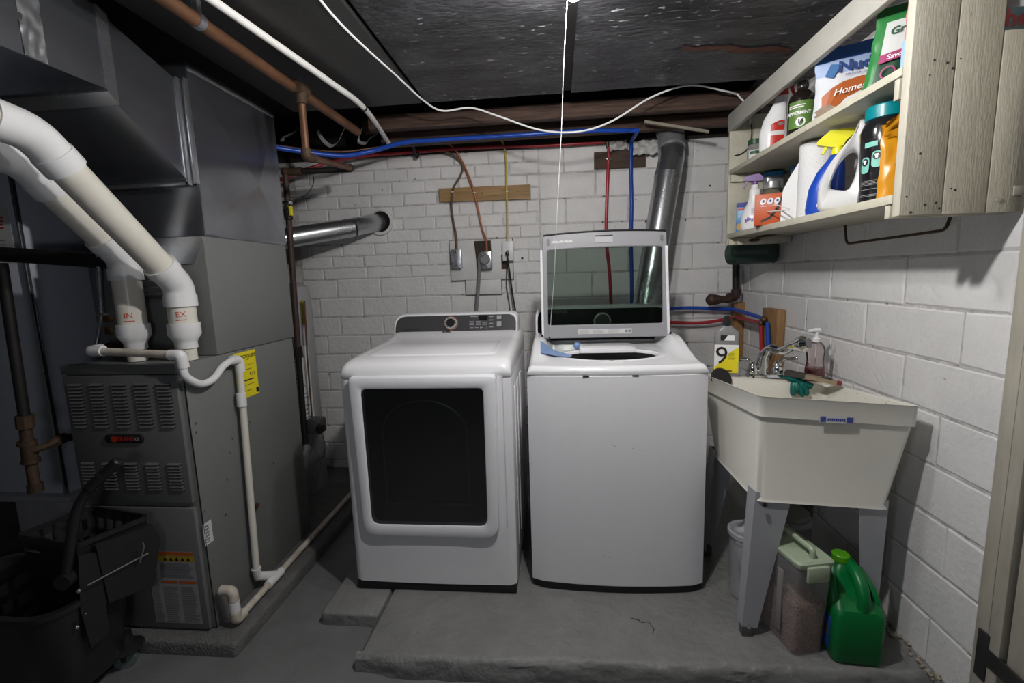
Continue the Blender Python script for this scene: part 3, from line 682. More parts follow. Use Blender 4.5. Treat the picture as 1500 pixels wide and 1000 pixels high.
# shallow raised centre field of the top
build('top_field', MB().loft([[Vector((q.x, q.y, zz + (q.y - 1.86) * .024 + i)) for q in roundpoly([(-.80 + i * 3, 1.84 + i * 3), (-.25 - i * 3, 1.84 + i * 3), (-.25 - i * 3, 2.27 - i * 3), (-.80 + i * 3, 2.27 - i * 3)], .05)] for zz, i in ((-.312, 0), (-.3095, .0015), (-.309, .003))], True, False, True), WHITE, dy)
# console: rounded housing leaning back
def cons_ring(y, inset, x0, x1, z0, z1, lean):
    return [Vector((q.x, y + (q.y - z0) * lean, q.y)) for q in roundpoly([(x0 + inset, z0 + inset), (x1 - inset, z0 + inset), (x1 - inset, z1 - inset), (x0 + inset * 1.3, z1 - inset)], [.02, .02, .045, .055], 6)]
CX0, CX1, CZ0, CZ1_ = -.857, -.200, -.305, -.182
build('console_housing', MB().loft([cons_ring(2.46, .0, CX0, CX1, CZ0, CZ1_, 0), cons_ring(2.352, .0, CX0, CX1, CZ0, CZ1_, .35), cons_ring(2.340, .004, CX0, CX1, CZ0, CZ1_, .35)]), WHITE, dy)
cp = build('control_panel', MB().loft([cons_ring(2.342, .011, CX0, CX1, CZ0 + .008, CZ1_, .35), cons_ring(2.337, .012, CX0, CX1, CZ0 + .008, CZ1_, .35)], True, False, True), CONSOLE, dy, label='dark grey control panel')
cn = Vector((0, -1, .35)).normalized(); cu_ = Vector((0, .35, 1)).normalized()
c0 = Vector((CX0, 2.3325 + .35 * .030, CZ0 + .030))
def cf(u, v): return c0 + Vector((1, 0, 0)) * u + cu_ * (v * .86)
def cdisc(c, r, h_, b, n=24, r2=None, mi=0): 
    return b.cyl(c, c + cn * h_, r, r2 if r2 else r, n=n, mi=mi)
kx = PY(661, 476, 2.36).x - CX0; kz = .052
kn = build('knob_ring', cdisc(cf(kx, kz), .0375, .004, MB(), 32), mat('orange_ring', (.24, .10, .05), .4), cp, label='orange ring around the dial')
kb = build('dial', cdisc(cf(kx, kz), .034, .014, MB(), 32, .031), mat('satin_silver', (.50, .50, .52), .35, .4), dy, label='round chrome dial')
build('dial_cap', cdisc(cf(kx, kz) + cn * .014, .023, .006, MB(), 28, .020), BLACK, kb)
b = MB()
for k in range(11):
    a = math.pi * 2 * k / 12; p = cf(kx + .027 * math.cos(a), kz + .027 * math.sin(a)) + cn * .0142
    b.rbox(p.x - .003, p.x + .003, p.y - .0012, p.y + .0012, p.z - .002, p.z + .002, .0005, 1)
build('dial_marks', b, INK, kb)
SILV = mat('silver_print', (.32, .32, .34), .4)
dxd = .405
dsp = build('display', patch(lambda u, v: cf(u, v) + cn * .0006, dxd + .048, dxd + .095, .068, .098), CONSB, cp, smooth=False)
b = MB()
for i, (u0, v) in enumerate([(dxd, .058), (dxd, .048), (dxd, .038), (dxd + .034, .058), (dxd + .034, .048), (dxd + .034, .038), (dxd + .067, .048), (dxd + .067, .038)]):
    patch(lambda u, vv: cf(u, vv) + cn * .0006, u0, u0 + .024, v, v + .0035, 1, 1, b)
for i in range(3): patch(lambda u, vv: cf(u, vv) + cn * .0006, dxd + .026 * i + .004, dxd + .026 * i + .021, .02, .0245, 1, 1, b); patch(lambda u, vv: cf(u, vv) + cn * .0006, dxd + .024 + .033 * i, dxd + .0265 + .033 * i, .015, .031, 1, 1, b)
for i in range(4): patch(lambda u, vv: cf(u, vv) + cn * .0006, dxd + .105, dxd + .124, .022 + i * .021, .028 + i * .021, 1, 1, b)
patch(lambda u, vv: cf(u, vv) + cn * .0006, dxd + .006, dxd + .042, .088, .093, 1, 1, b)
build('panel_print', b, SILV, cp, smooth=False)['kind'] = 'stuff'
for (v0, v1) in ((.072, .094), (.026, .058)):
    bb = MB(); q = [cf(dxd + .143, v0), cf(dxd + .166, v0), cf(dxd + .166, v1), cf(dxd + .143, v1)]
    qi = [cf(dxd + .146, v0 + .003), cf(dxd + .163, v0 + .003), cf(dxd + .163, v1 - .003), cf(dxd + .146, v1 - .003)]
    bb.loft([[p for p in q], [p + cn * .003 for p in q], [p + cn * .003 for p in qi], [p + cn * .001 for p in qi]], True, False, True)
    build('push_button', bb, mat('button_metal', (.30, .30, .32), .35, .5), cp)
for u in (kx - .075, kx + .078): build('indicator_dot', MB().lathe((0, 0, 0), [(.003, 0), (.0025, .0012)], 10).xf(Matrix.Translation(cf(u, .018)) @ cn.to_track_quat('Z', 'Y').to_matrix().to_4x4()), MATS['orange_ring'], cp)
printlines(lambda u, v: cf(u, v) + cn * .0006, .05, .15, .016, .020, 1, mat('dim_print', (.02, .02, .02), .5), cp, fill=1)
# chipped enamel below the dial
p = PY(652, 489, 2.30); b = MB()
pl = [(-.035, 0), (-.02, .012), (-.008, .008), (.004, .014), (.02, .010), (.036, .003), (.018, -.004), (.002, -.002), (-.015, -.006)]
b.add([(p.x + x * .8, 2.325 + y_ * .3, -.2785 + y_ * .8) for x, y_ in pl], [tuple(range(len(pl)))])
build('chipped_enamel', b, mat('bare_rust_chip', (.03, .03, .03), .7, var=.5, vscale=120), dy, smooth=False, fixn=False)
# door
def drng(inset, y, rb=.055):
    return [Vector((q.x, y, q.y)) for q in roundpoly([(-.822 + inset, -.372 - inset), (-.238 - inset, -.372 - inset), (-.247 - inset * 1.0, -1.036 + inset), (-.805 + inset, -1.036 + inset)], [.018, .018, rb, rb], 6)]
def grng(i, y):
    return [Vector((q.x, y, q.y)) for q in roundpoly([(-.772 + i, -.419 - i), (-.286 - i, -.419 - i), (-.290 - i, -.983 + i), (-.768 + i, -.983 + i)], [.022, .022, .035, .035], 6)]
do = build('door', MB().loft([drng(0, DYF + .004), drng(0, DYF - .020), drng(.004, DYF - .027), drng(.012, DYF - .030), grng(-.006, DYF - .030), grng(0, DYF - .026), grng(.006, DYF + .0)], True, False, False), WHITEF, dy, label='white door frame')
TINT = glassy('smoked_glass', (.74, .74, .74), gl=.015, rough=.08)
build('window_glass', MB().loft([grng(.001, DYF - .0255), grng(.0012, DYF - .0235)], True, True, True), TINT, do, label='smoked glass window')
ir = [Vector((q.x, DYF - .0045, q.y)) for q in roundpoly([(-.772, -.419), (-.286, -.419), (-.290, -.983), (-.768, -.983)], .02, 6)]
build('inner_panel', MB().loft([[p + Vector((0, -.004, 0)) for p in ir], ir], True, True, True), mat('dark_inner_door', (.10, .10, .10), .45), do)
arch = [(-.70, -.90), (-.70, -.60)] + [(-.53 + .17 * math.cos(a), -.60 + .13 * math.sin(a)) for a in [math.pi - k * math.pi / 14 for k in range(1, 14)]] + [(-.36, -.60), (-.36, -.90)]
build('inner_arch', MB().tube([(x, DYF - .010, z) for x, z in arch] + [(-.70, DYF - .010, -.90)], .008, 8), mat('dark_inner_trim', (.16, .16, .16), .35), do)
# hand grip scoop beside the door
build('door_grip', MB().loft([[(x, DYF - .004 + d, z) for x, d in ((-.236, 0), (-.228, .006), (-.218, .004), (-.212, -.003))] for z in (-.375, -.6, -.9, -1.0)], False, False, False), WHITE, dy, ang=1.5)
# embossed ribs on the right side
for y in (1.86, 1.98, 2.12): build('side_rib', MB().rbox(DX1 - .003, DX1 + .004, y, y + .07, -1.15, -.45, .003), WHITEF, dy)

# ================================================================== WASHER
UX0, UX1, UYF, UYB = -0.123, 0.567, 1.752, 2.485
wa = thing('washer', 'white top-loading washer with its glass lid raised', 'washer', ((UX0 + UX1) / 2, UYF, PADZ))
def wring(z, inset=0.0):
    out = []
    N_ = 16
    for k in range(N_ + 1):
        u = k / N_; x = UX0 + inset + (UX1 - UX0 - 2 * inset) * u
        bow = .026 * (2 * u - 1) ** 2 + .012 * max(0, abs(2 * u - 1) - .94) / .06
        out.append(Vector((x, UYF + bow + inset, z)))
    return out + [Vector((UX1 - inset, UYB, z)), Vector((UX0 + inset, UYB, z))]
build('cabinet', MB().loft([wring(-1.262, .004), wring(-1.255), wring(-.390), wring(-.3885, .003)]), WHITEF, wa, ang=0.5)
build('plinth', MB().loft([wring(PADZ, .006), wring(-1.256, .002)]), BLACKM, wa)
# top cover with basin
TC = Vector((.222, 1.985)); TRX, TRY = .20, .115
def topz(x, y):
    u = (x - UX0) / (UX1 - UX0); e = min(x - UX0, UX1 - x)
    t = max(0, min(1, (y - 1.84) / .33)); t = t * t * (3 - 2 * t)
    rail = -.352 + .062 * t
    basin = -.352 + .012 * max(0, min(1, (y - 1.80) / .3))
    k = max(0, min(1, (e - .045) / .06)); k = k * k * (3 - 2 * k)
    z = rail * (1 - k) + basin * k
    return z
def washer_top(u, v):
    x = UX0 + (UX1 - UX0) * u
    yf = UYF + .026 * (2 * u - 1) ** 2
    if v < .12:
        q = [(0.004, -.387), (.001, -.380), (.0, -.368), (.006, -.358), (.018, -.352)]
        k = v / .12 * 4; i = min(int(k), 3); t = k - i
        y = yf + q[i][0] * (1 - t) + q[i + 1][0] * t; z = q[i][1] * (1 - t) + q[i + 1][1] * t
    else:
        y = yf + .018 + (2.36 - yf - .018) * (v - .12) / .88; z = topz(x, y)
    e = min(x - UX0, UX1 - x)
    if e < .022: z = -.387 + (z + .387) * (1 - (1 - e / .022) ** 2) ** .5
    return (x, y, z)
mb_ = MB().grid(washer_top, 110, 110); keep = []
for f in mb_.f:
    if not any(math.hypot((mb_.v[i].x - TC.x) / TRX, (mb_.v[i].y - TC.y) / TRY) < 1.02 and mb_.v[i].y > 1.8 for i in f): keep.append(f)
mb_.f = keep; mb_.m = [0] * len(keep)
build('top_cover', mb_, WHITE, wa, ang=1.0)
def ell(k, dz): return [Vector((TC.x + TRX * k * math.cos(a), TC.y + TRY * k * math.sin(a), topz(TC.x + TRX * k * math.cos(a), TC.y + TRY * k * math.sin(a)) + dz)) for a in [j * math.pi / 32 for j in range(64)]]
build('tub_rim', MB().loft([ell(1.16, -.0005), ell(1.13, .002), ell(1.02, .002), ell(.99, -.003), ell(.985, -.02)], True, False, False), WHITE, wa)
build('drum', MB().loft([ell(.987, -.012), ell(.97, -.05), ell(.97, -.40)], True, False, True), mat('dark_drum', (.012, .012, .014), .35, .3), wa, label='dark drum inside the washer')
build('dispenser_cover', MB().rbox(.095, .335, 2.010, 2.165, -.343, -.322, .004), WHITE, wa, label='white dispenser flap')
build('lid_latch', MB().rbox(.165, .258, 1.845, 1.868, -.352, -.3475, .002), WHITEF, wa)
build('latch_slot', MB().rbox(.203, .225, 1.850, 1.862, -.349, -.3467, .001), GINK, wa)
for u in (.105, .29): build('seam_notch', MB().rbox(u - .012, u + .012, UYF - .001, UYF + .02, -.3905, -.386, .001), INK, wa)
p = PY(845, 505, 2.08); build('softener_button', MB().sphere((p.x, 2.075, -.318), .016, 16), mat('blue_button', (.16, .27, .52), .3), wa, label='blue round softener cap')
bl = [PZ(792, 513, -.340), PZ(812, 514, -.340), PZ(838, 520, -.340), PZ(835, 522.5, -.340), PZ(815, 521, -.340), PZ(792, 520.5, -.340)]
b = MB(); b.add([(q.x, q.y, topz(q.x, q.y) + .0055) for q in bl], [tuple(range(6))]); build('blue_sticker', b, mat('blue_sticker', (.20, .30, .52), .5), wa, smooth=False)
b = MB()
for px, py in ((921, 652), (917, 651), (947, 655), (961, 659), (1022, 655), (1046, 653), (868, 654), (904, 812), (912, 814)):
    p = PY(px - 20, py, UYF + .01); uu = (p.x - UX0) / (UX1 - UX0); yy = UYF + .026 * (2 * uu - 1) ** 2 - .0006
    b.rbox(p.x - .0025, p.x + .002, yy, yy + .001, p.z - .001, p.z + .001, .0003, 1)
build('scuff_marks', b, GINK, wa)['kind'] = 'stuff'
# rear console behind the lid
def wcr(y, i): return [Vector((q.x, y + (q.y + .33) * .25, q.y)) for q in roundpoly([(UX0 + .01 + i, -.345 + i), (UX1 - .01 - i, -.345 + i), (UX1 - .01 - i, -.165 - i), (UX0 + .01 + i, -.165 - i)], [.01, .01, .05, .05], 6)]
build('console_housing', MB().loft([wcr(2.47, 0), wcr(2.36, 0), wcr(2.350, .004)]), WHITE, wa)
wcp = build('control_panel', MB().loft([wcr(2.351, .012), wcr(2.346, .013)], True, False, True), CONSB, wa, label='black control panel')
wn = Vector((0, -1, .25)).normalized(); p = PY(882, 470, 2.38); p = Vector((p.x, 2.346 + (p.z + .33) * .25, p.z))
dl_ = build('dial_ring', MB().cyl(p, p + wn * .008, .046, .043, n=32), mat('dark_chrome', (.35, .37, .35), .25, .8), wa)
build('dial', MB().cyl(p + wn * .008, p + wn * .02, .036, .033, n=32), BLACK, dl_)
q = PY(815, 457, 2.38); text('SAMSUNG', .024, flat((q.x, 2.3445 + (q.z + .33) * .25, q.z), (1, 0, 0), (0, .25, 1)), mat('dim_logo', (.10, .10, .10), .4), wcp)
# lid (raised, leaning slightly back)
LXa, LXb, LZa, LZb = -.068, .517, -.302, .178
def lidp(x, z, d): return Vector((x, 2.205 + (z - LZa) * .045 + d, z))
def crown(x): return .012 * (1 - ((x - .2245) / .29) ** 2)
def lring(i, d):
    pts = []
    P = roundpoly([(LXa + i, LZa + i), (LXb - i, LZa + i), (LXb - .012 - i, LZb - i), (LXa + .004 + i, LZb - i)], [.012, .012, .012, .012], 4)
    # extra points along the top edge for the crown
    top0, top1 = P[14], P[15]
    ex = [top0.lerp(top1, k / 10) for k in range(1, 10)]
    P = P[:15] + ex + P[15:]
    for q_ in P:
        z = q_.y + (crown(q_.x) if q_.y > 0 else 0); pts.append(lidp(q_.x, z, d))
    return pts
def lhole(i, d):
    P = roundpoly([(LXa + .024 + i, LZa + .062 + i), (LXb - .027 - i, LZa + .062 + i), (LXb - .030 - i, LZb - .066 - i), (LXa + .027 + i, LZb - .066 - i)], .012, 4)
    top0, top1 = P[14], P[15]; P = P[:15] + [top0.lerp(top1, k / 10) for k in range(1, 10)] + P[15:]
    return [lidp(q_.x, q_.y + (crown(q_.x) * .6 if q_.y > 0 else 0), d) for q_ in P]
lid = build('lid_frame', MB().loft([lring(.002, .028), lring(0, .022), lring(0, .004), lring(.003, 0), lhole(-.004, 0), lhole(0, .004), lhole(0, .024), lhole(-.01, .028), lring(.002, .028)], True, False, False), LIDG, wa, label='grey lid frame')
build('lid_glass', MB().loft([lhole(-.001, .010), lhole(-.001, .014)]), glassy('lid_smoked_glass', (.60, .655, .62), gl=.03, rough=.02), lid, label='tinted lid glass')
for (xa, xb) in ((LXa - .006, LXa + .004), (LXb - .008, LXb + .004)):
    bb = MB(); bb.loft([[lidp(x + (0 if xa < 0 else -.012 * t), LZa + .012 + t * (LZb - LZa - .075), d) for x, d in ((xa, -.004), (xb, -.004), (xb, .024), (xa, .024))] for t in (0, 1)])
    build('side_strip', bb, WHITE, lid)
build('top_gasket', MB().tube([lidp(LXa + .01 + (LXb - LXa - .026) * k / 14, LZb + .003 + crown(LXa + .01 + (LXb - LXa - .026) * k / 14), .006) for k in range(15)], .005, 8), BLACK, lid)
for x in (LXa + .032, LXb - .035): build('lid_bumper', MB().loft([[lidp(x + q_.x, LZb - .026 + q_.y, d) for q_ in roundpoly([(-.006, -.013), (.006, -.013), (.006, .013), (-.006, .013)], .005)] for d in (.0, -.006)]), mat('bumper_grey', (.18, .18, .19), .5), lid)
build('catch', MB().loft([[lidp(x, z, d) for x, z in ((.182, LZb - .038), (.262, LZb - .038), (.262, LZb - .008), (.182, LZb - .008))] for d in (.001, -.003)]), mat('catch_grey', (.42, .42, .44), .4), lid)
build('catch_slot', MB().loft([[lidp(x, z, d) for x, z in ((.182, LZb - .010), (.262, LZb - .010), (.262, LZb - .004), (.182, LZb - .004))] for d in (.001, -.004)]), INK, lid)
f_ = lambda u, v: lidp(LXa + u, LZa + v, -.0012)
st = build('instruction_sticker', patch(f_, .165, .415, .018, .042), PAPER, lid, smooth=False)
g_ = lambda u, v: lidp(LXa + u, LZa + v, -.002)
for u0 in (.17, .235, .305): printlines(g_, u0, u0 + .055, .021, .040, 5, mat('sticker_ink', (.38, .38, .38), .5), st, fill=.35)
b = MB(); patch(g_, .385, .396, .024, .036, 1, 1, b); patch(g_, .399, .410, .024, .036, 1, 1, b); build('icons', b, GINK, st, smooth=False)
ms = MB()
for k in range(14): patch(lambda u, v: lidp(LXa + u, LZb - .062 + v, -.0012), .048 + k * .007, .054 + k * .007, .030 + random.uniform(-.002, .002), .037 + random.uniform(0, .005), 1, 1, ms)
build('torn_sticker', ms, PAPER, lid, smooth=False)
build('hinge', MB().tube([(LXa - .004, 2.195, LZa + .02), (LXa - .004, 2.195, LZa - .004), (LXa + .02, 2.195, LZa - .012)], .005, 8), INK, lid)
build('hinge', MB().tube([(LXb + .004, 2.195, LZa + .02), (LXb + .002, 2.195, LZa - .004), (LXb - .02, 2.195, LZa - .012)], .005, 8), INK, lid)

# ================================================================== BACK WALL FITTINGS
def cable(name, label, cat, pts, r, m, n=8, k=8, group=None):
    o = build(name, MB().tube(catmull(pts, k), r, n), m); return tag(o, label, cat, group)
Yw = WY - .004
pbrd = thing('pine_batten', 'varnished pine board screwed across the white wall with cables clipped to it', 'board', tuple(PY(710, 283, Yw)))
a, c = PY(643, 276, Yw - .02), PY(777, 270, Yw - .02); z0a, z0b = PY(643, 296, Yw - .02).z, PY(777, 291, Yw - .02).z
build('plank', MB().loft([[(a.x, y, z0a), (c.x, y, z0b), (c.x, y, c.z), (a.x, y, a.z)] for y in (Yw - .022, Yw - .001)]), PINE, pbrd, smooth=False)
for px, py in ((706, 283), (758, 280)):
    p = PY(px, py, Yw - .022); build('screw', MB().cyl(p, p + Vector((0, -.003, 0)), .004, n=8), INK, pbrd)
pw = thing('outlet_backboard', 'white painted plywood panel on the wall holding three electrical boxes', 'panel', tuple(PY(706, 380, Yw)))
a, c = PY(659, 353, Yw), PY(752, 408, Yw)
build('board_edge', MB().box(a.x - .004, c.x + .004, Yw - .009, Yw, c.z - .006, a.z + .003), BRNC, pw)
build('upper_board', MB().rbox(a.x, c.x, Yw - .016, Yw - .001, c.z, a.z, .002), PWOOD, pw)
a2, c2 = PY(682, 408, Yw), PY(735, 430, Yw)
build('board_edge', MB().box(a2.x - .004, c2.x + .004, Yw - .006, Yw, c2.z - .006, c.z - .007), BRNC, pw)
build('lower_board', MB().rbox(a2.x, c2.x, Yw - .010, Yw - .001, c2.z, c.z - .001, .002), PWOOD, pw)
BR = mat('bare_brown_wood', (.055, .035, .025), .8, var=.4, vscale=30)
a, c = PY(694, 353, Yw - .016), PY(721, 393, Yw - .016)
b = MB(); pl = [(a.x, a.z), (c.x - .003, a.z), (c.x, c.z + .06), (c.x + .004, c.z), (a.x + .02, c.z + .004), (a.x + .012, c.z + .03), (a.x + .008, c.z + .09)]
b.add([(x, Yw - .0168, z) for x, z in pl], [tuple(range(7))]); build('bare_patch', b, BR, pw, smooth=False)
a, c = PY(734, 373, Yw - .016), PY(744, 394, Yw - .016); build('bare_patch', patch(flat((a.x, Yw - .0168, c.z), (1, 0, 0), (0, 0, 1)), 0, c.x - a.x, 0, a.z - c.z), BR, pw, smooth=False)
def ebox(name, label, px0, py0, px1, py1, d, m):
    a, c = PY(px0, py0, Yw - .016 - d), PY(px1, py1, Yw - .016 - d)
    t = thing(name, label, 'electrical box', ((a.x + c.x) / 2, Yw - .017, c.z))
    build('box', MB().rbox(a.x, c.x, Yw - .0165 - d, Yw - .0165, c.z, a.z, .004), m, t)
    return t, a, c
t, a, c = ebox('junction_box', 'blank galvanised junction box on the left of the white wall panel', 661, 366, 676, 392, .045, GALV)
build('cover_plate', MB().rbox(a.x - .002, c.x + .002, Yw - .066, Yw - .0622, c.z - .002, a.z + .002, .002), GALV, t)
for z in (a.z - .015, c.z + .015): build('screw', MB().cyl(((a.x + c.x) / 2, Yw - .066, z), ((a.x + c.x) / 2, Yw - .069, z), .004, n=8), CHROME, t)
t, a, c = ebox('dryer_outlet', 'grey dryer outlet box with a thick cord plugged into it', 704, 368, 720, 393, .06, GALV)
m_ = ((a.x + c.x) / 2 - .006, Yw - .078, (a.z + c.z) / 2 + .004)
build('plug', MB().lathe((0, 0, 0), [(.034, 0), (.034, .02), (.028, .028)], 20).xf(Matrix.Translation(m_) @ Matrix.Rotation(math.pi / 2, 4, 'X')), GREYC, t, label='grey round plug')
build('screw', MB().cyl((m_[0] + .008, Yw - .0765, c.z + .012), (m_[0] + .008, Yw - .080, c.z + .012), .004, n=8), CHROME, t)
cord = catmull([Vector((m_[0] - .005, m_[1] - .028, m_[2] + .02)), Vector((m_[0] - .02, m_[1] - .02, m_[2] + .035)), PY(702, 378, Yw - .08), PY(702, 400, Yw - .06), PY(700, 430, Yw - .06), PY(697, 470, Yw - .10), PY(696, 520, Yw - .2)], 8)
build('power_cord', MB().tube(cord, .011, 10), GREYC, t, label='thick grey dryer cord')
t, a, c = ebox('wall_outlet', 'white wall outlet with a black plug on the right of the wall panel', 736, 354, 752, 381, .045, PWOOD)
build('face_plate', MB().rbox(a.x - .002, c.x + .002, Yw - .068, Yw - .0622, c.z - .002, a.z + .002, .003), mat('white_plate', (.70, .70, .72), .35), t)
xm = (a.x + c.x) / 2
for dx in (-.008, .006): build('socket_slot', MB().box(xm + dx, xm + dx + .002, Yw - .0688, Yw - .068, a.z - .043, a.z - .033), INK, t)
build('test_button', MB().rbox(xm - .008, xm + .006, Yw - .0705, Yw - .068, a.z - .062, a.z - .055, .001), REDP, t)
pz = a.z - .078
build('plug', MB().rbox(xm - .014, xm + .010, Yw - .095, Yw - .068, pz - .014, pz + .014, .006), BLACK, t)
build('cord', MB().tube(catmull([(xm - .002, Yw - .09, pz - .01), PY(746, 395, Yw - .08), PY(750, 425, Yw - .07), PY(755, 455, Yw - .09), PY(761, 490, Yw - .16), PY(766, 530, Yw - .3)], 8), .0055, 8), BLKC, t, label='black power cord')
cable('grey_lead', 'thin grey lead hanging behind the black outlet cord', 'cable', [PY(742, 394, Yw - .02), PY(742, 420, Yw - .015), PY(746, 445, Yw - .02), PY(748, 475, Yw - .04)], .004, BRNC)
b = MB()
for px, py, r in ((765, 378, .008), (728, 348, .005), (947, 324, .010), (883, 325, .006), (931, 292, .004), (1040, 272, .006), (560, 278, .004), (608, 262, .004), (520, 300, .003), (1004, 322, .005)):
    p = PY(px, py, WY); b.cyl((p.x, WY + .001, p.z), (p.x, WY - .0015, p.z), r, n=9)
o = build('nail_holes', b, mat('hole_dark', (.04, .035, .03), .9), wb); o['kind'] = 'stuff'
cable('brown_cable', 'old brown cable running down to the blank junction box', 'cable', [PY(652, 222, Yw - .06), PY(668, 230, Yw - .03), PY(678, 243, Yw - .02), PY(674, 258, Yw - .02), PY(664, 276, Yw - .032), PY(661, 300, Yw - .02), PY(664, 325, Yw - .015), PY(668, 345, Yw - .02), PY(669, 367, Yw - .04)], .0075, BRNC)
cable('orange_cable', 'orange cable running down to the dryer outlet', 'cable', [PY(640, 206, Yw - .10), PY(662, 214, Yw - .05), PY(676, 235, Yw - .02), PY(688, 262, Yw - .03), PY(695, 283, Yw - .032), PY(702, 315, Yw - .015), PY(706, 335, Yw - .015), PY(712, 352, Yw - .03), PY(713, 369, Yw - .05)], .0070, ORAC)
cable('yellow_cable', 'yellow cable running down to the white wall outlet', 'cable', [PY(668, 203, Yw - .10), PY(700, 205, Yw - .07), PY(725, 202, Yw - .06), PY(737, 210, Yw - .03), PY(741, 235, Yw - .02), PY(742, 275, Yw - .032), PY(743, 320, Yw - .015), PY(743, 355, Yw - .04)], .0065, YELC)
for px, py in ((662.5, 281), (695, 282), (743, 280)):
    p = PY(px, py, Yw - .034); o = build('cable_staple', MB().rbox(p.x - .010, p.x + .010, Yw - .042, Yw - .030, p.z - .003, p.z + .003, .002), WHITEC, pbrd)

# furnace flue into the wall
vp = thing('flue_vent', 'galvanised vent pipe running from behind the furnace into the white wall', 'pipe', tuple(PY(555, 325, WY)))
va = PY(400, 352, 2.62); vb = PY(517, 333, 2.93); vc = PY(530, 330, 2.98); vd = PY(553, 325, 3.09)
build('straight_pipe', MB().cyl(va, vb, .058, n=24), GALV, vp)
build('crimped_band', MB().cyl(vb - (vb - va).normalized() * .05, vb - (vb - va).normalized() * .03, .0605, n=24), GALV, vp)
build('elbow', MB().tube([vb, vb.lerp(vc, .5) + Vector((0, 0, .002)), vc, vc.lerp(vd, .6), vd + Vector((.01, .05, 0))], .058, 24), GALV, vp)
tc = PY(556, 325, WY)
build('wall_thimble', MB().lathe((0, 0, 0), [(.066, 0), (.086, .001), (.088, .022), (.070, .026), (.066, .01)], 28, caps=False).xf(Matrix.Translation((tc.x + .012, WY - .001, tc.z)) @ Matrix.Rotation(math.pi / 2, 4, 'X')), PWOOD, vp)
build('thimble_hole', MB().cyl((tc.x + .012, WY - .004, tc.z), (tc.x + .012, WY - .006, tc.z), .068, n=24), VOID, vp)

# dryer vent duct up the wall
dv = thing('dryer_vent_duct', 'galvanised round duct rising behind the raised washer lid', 'duct', tuple(PY(960, 430, 2.75)))
d0, d1, d2, d3 = PY(940, 480, 2.72), PY(978, 258, 2.86), PY(983, 235, 2.90), PY(985, 208, 2.93)
rr = .073
build('straight_duct', MB().cyl(d0, d1, rr, n=28), GALV, dv)
build('duct_band', MB().cyl(d1 - (d1 - d0).normalized() * .012, d1 + (d1 - d0).normalized() * .012, rr + .003, n=28), GALV, dv)
build('bend', MB().tube([d1, d1.lerp(d2, .6), d2, d3 + Vector((0, .02, .02)), d3 + Vector((0, .10, .10))], rr, 28), GALV, dv)
build('duct_tape', MB().tube([d2.lerp(d3, .6), d3 + Vector((0, .03, .03)), d3 + Vector((0, .09, .09))], rr + .004, 28), mat('grey_tape', (.38, .38, .39), .5, .5, var=.3, vscale=20), dv)

# brown board, rags and PEX pipes over the washer
bb_ = build('brown_batten', MB().rbox(PY(870, 235, Yw).x, PY(945, 235, Yw).x, Yw - .022, Yw - .001, PY(905, 247, Yw).z, PY(905, 222, Yw).z, .002), BROWNB); tag(bb_, 'dark brown board on the wall behind the red and blue pipes', 'board')
def pipe(name, label, pts, r, m, k=None, cat='pipe'):
    o = build(name, MB().tube(bends(pts, .05, 6) if k is None else catmull(pts, k), r, 12), m); return tag(o, label, cat)
pt = thing('red_water_pipe', 'red plastic water pipe dropping down the wall behind the washer', 'pipe', tuple(PY(890, 230, Yw - .03)))
build('drop', MB().tube(catmull([PY(892, 212, Yw - .035), PY(891, 240, Yw - .035), PY(889, 290, Yw - .03), PY(888, 350, Yw - .03), PY(893, 400, Yw - .03), PY(896, 470, Yw - .03)], 6), .0105, 12), REDP, pt)
build('ceiling_run', MB().tube(catmull([PY(400, 268, 2.7), PY(455, 246, 2.85), PY(520, 230, 2.98), PY(600, 223, Yw - .05), PY(700, 216, Yw - .05), PY(800, 213, Yw - .05), PY(885, 208, Yw - .045)], 6), .0105, 12), REDP, pt)
p = PY(890, 208, Yw - .04); build('elbow_fitting', MB().tube([p + Vector((-.03, 0, 0)), p, p + Vector((0, 0, -.03))], .012, 10), BRASS, pt)
for px, py in ((891, 233),):
    p = PY(px, py, Yw - .04); build('clip', MB().rbox(p.x - .016, p.x + .018, Yw - .05, Yw - .022, p.z - .004, p.z + .004, .002), CHROME, pt)
pt = thing('blue_water_pipe', 'blue plastic water pipe dropping down the wall behind the washer', 'pipe', tuple(PY(926, 230, Yw - .03)))
build('drop', MB().tube(catmull([PY(934, 191, 2.80), PY(930, 198, 2.88), PY(925, 209, Yw - .06), PY(924, 240, Yw - .035), PY(925, 300, Yw - .03), PY(924, 350, Yw - .03), PY(925, 400, Yw - .03), PY(926, 470, Yw - .03)], 6), .0115, 12), BLUEP, pt)
build('ceiling_run', MB().tube(catmull([PY(380, 212, 2.35), PY(430, 220, 2.45), PY(500, 228, 2.6), PY(545, 221, 2.7), PY(590, 209, 2.72), PY(640, 205, 2.74), PY(740, 199, 2.76), PY(850, 192, 2.78), PY(934, 191, 2.80)], 6), .0125, 12), BLUEP, pt)
cable('copper_line', 'thin copper line beside the blue pipe under the joists', 'pipe', [PY(400, 212, 2.5), PY(445, 218, 2.6), PY(500, 222, 2.7), PY(550, 216, 2.8), PY(600, 209, 2.84), PY(640, 207, 2.84)], .005, COPPER)
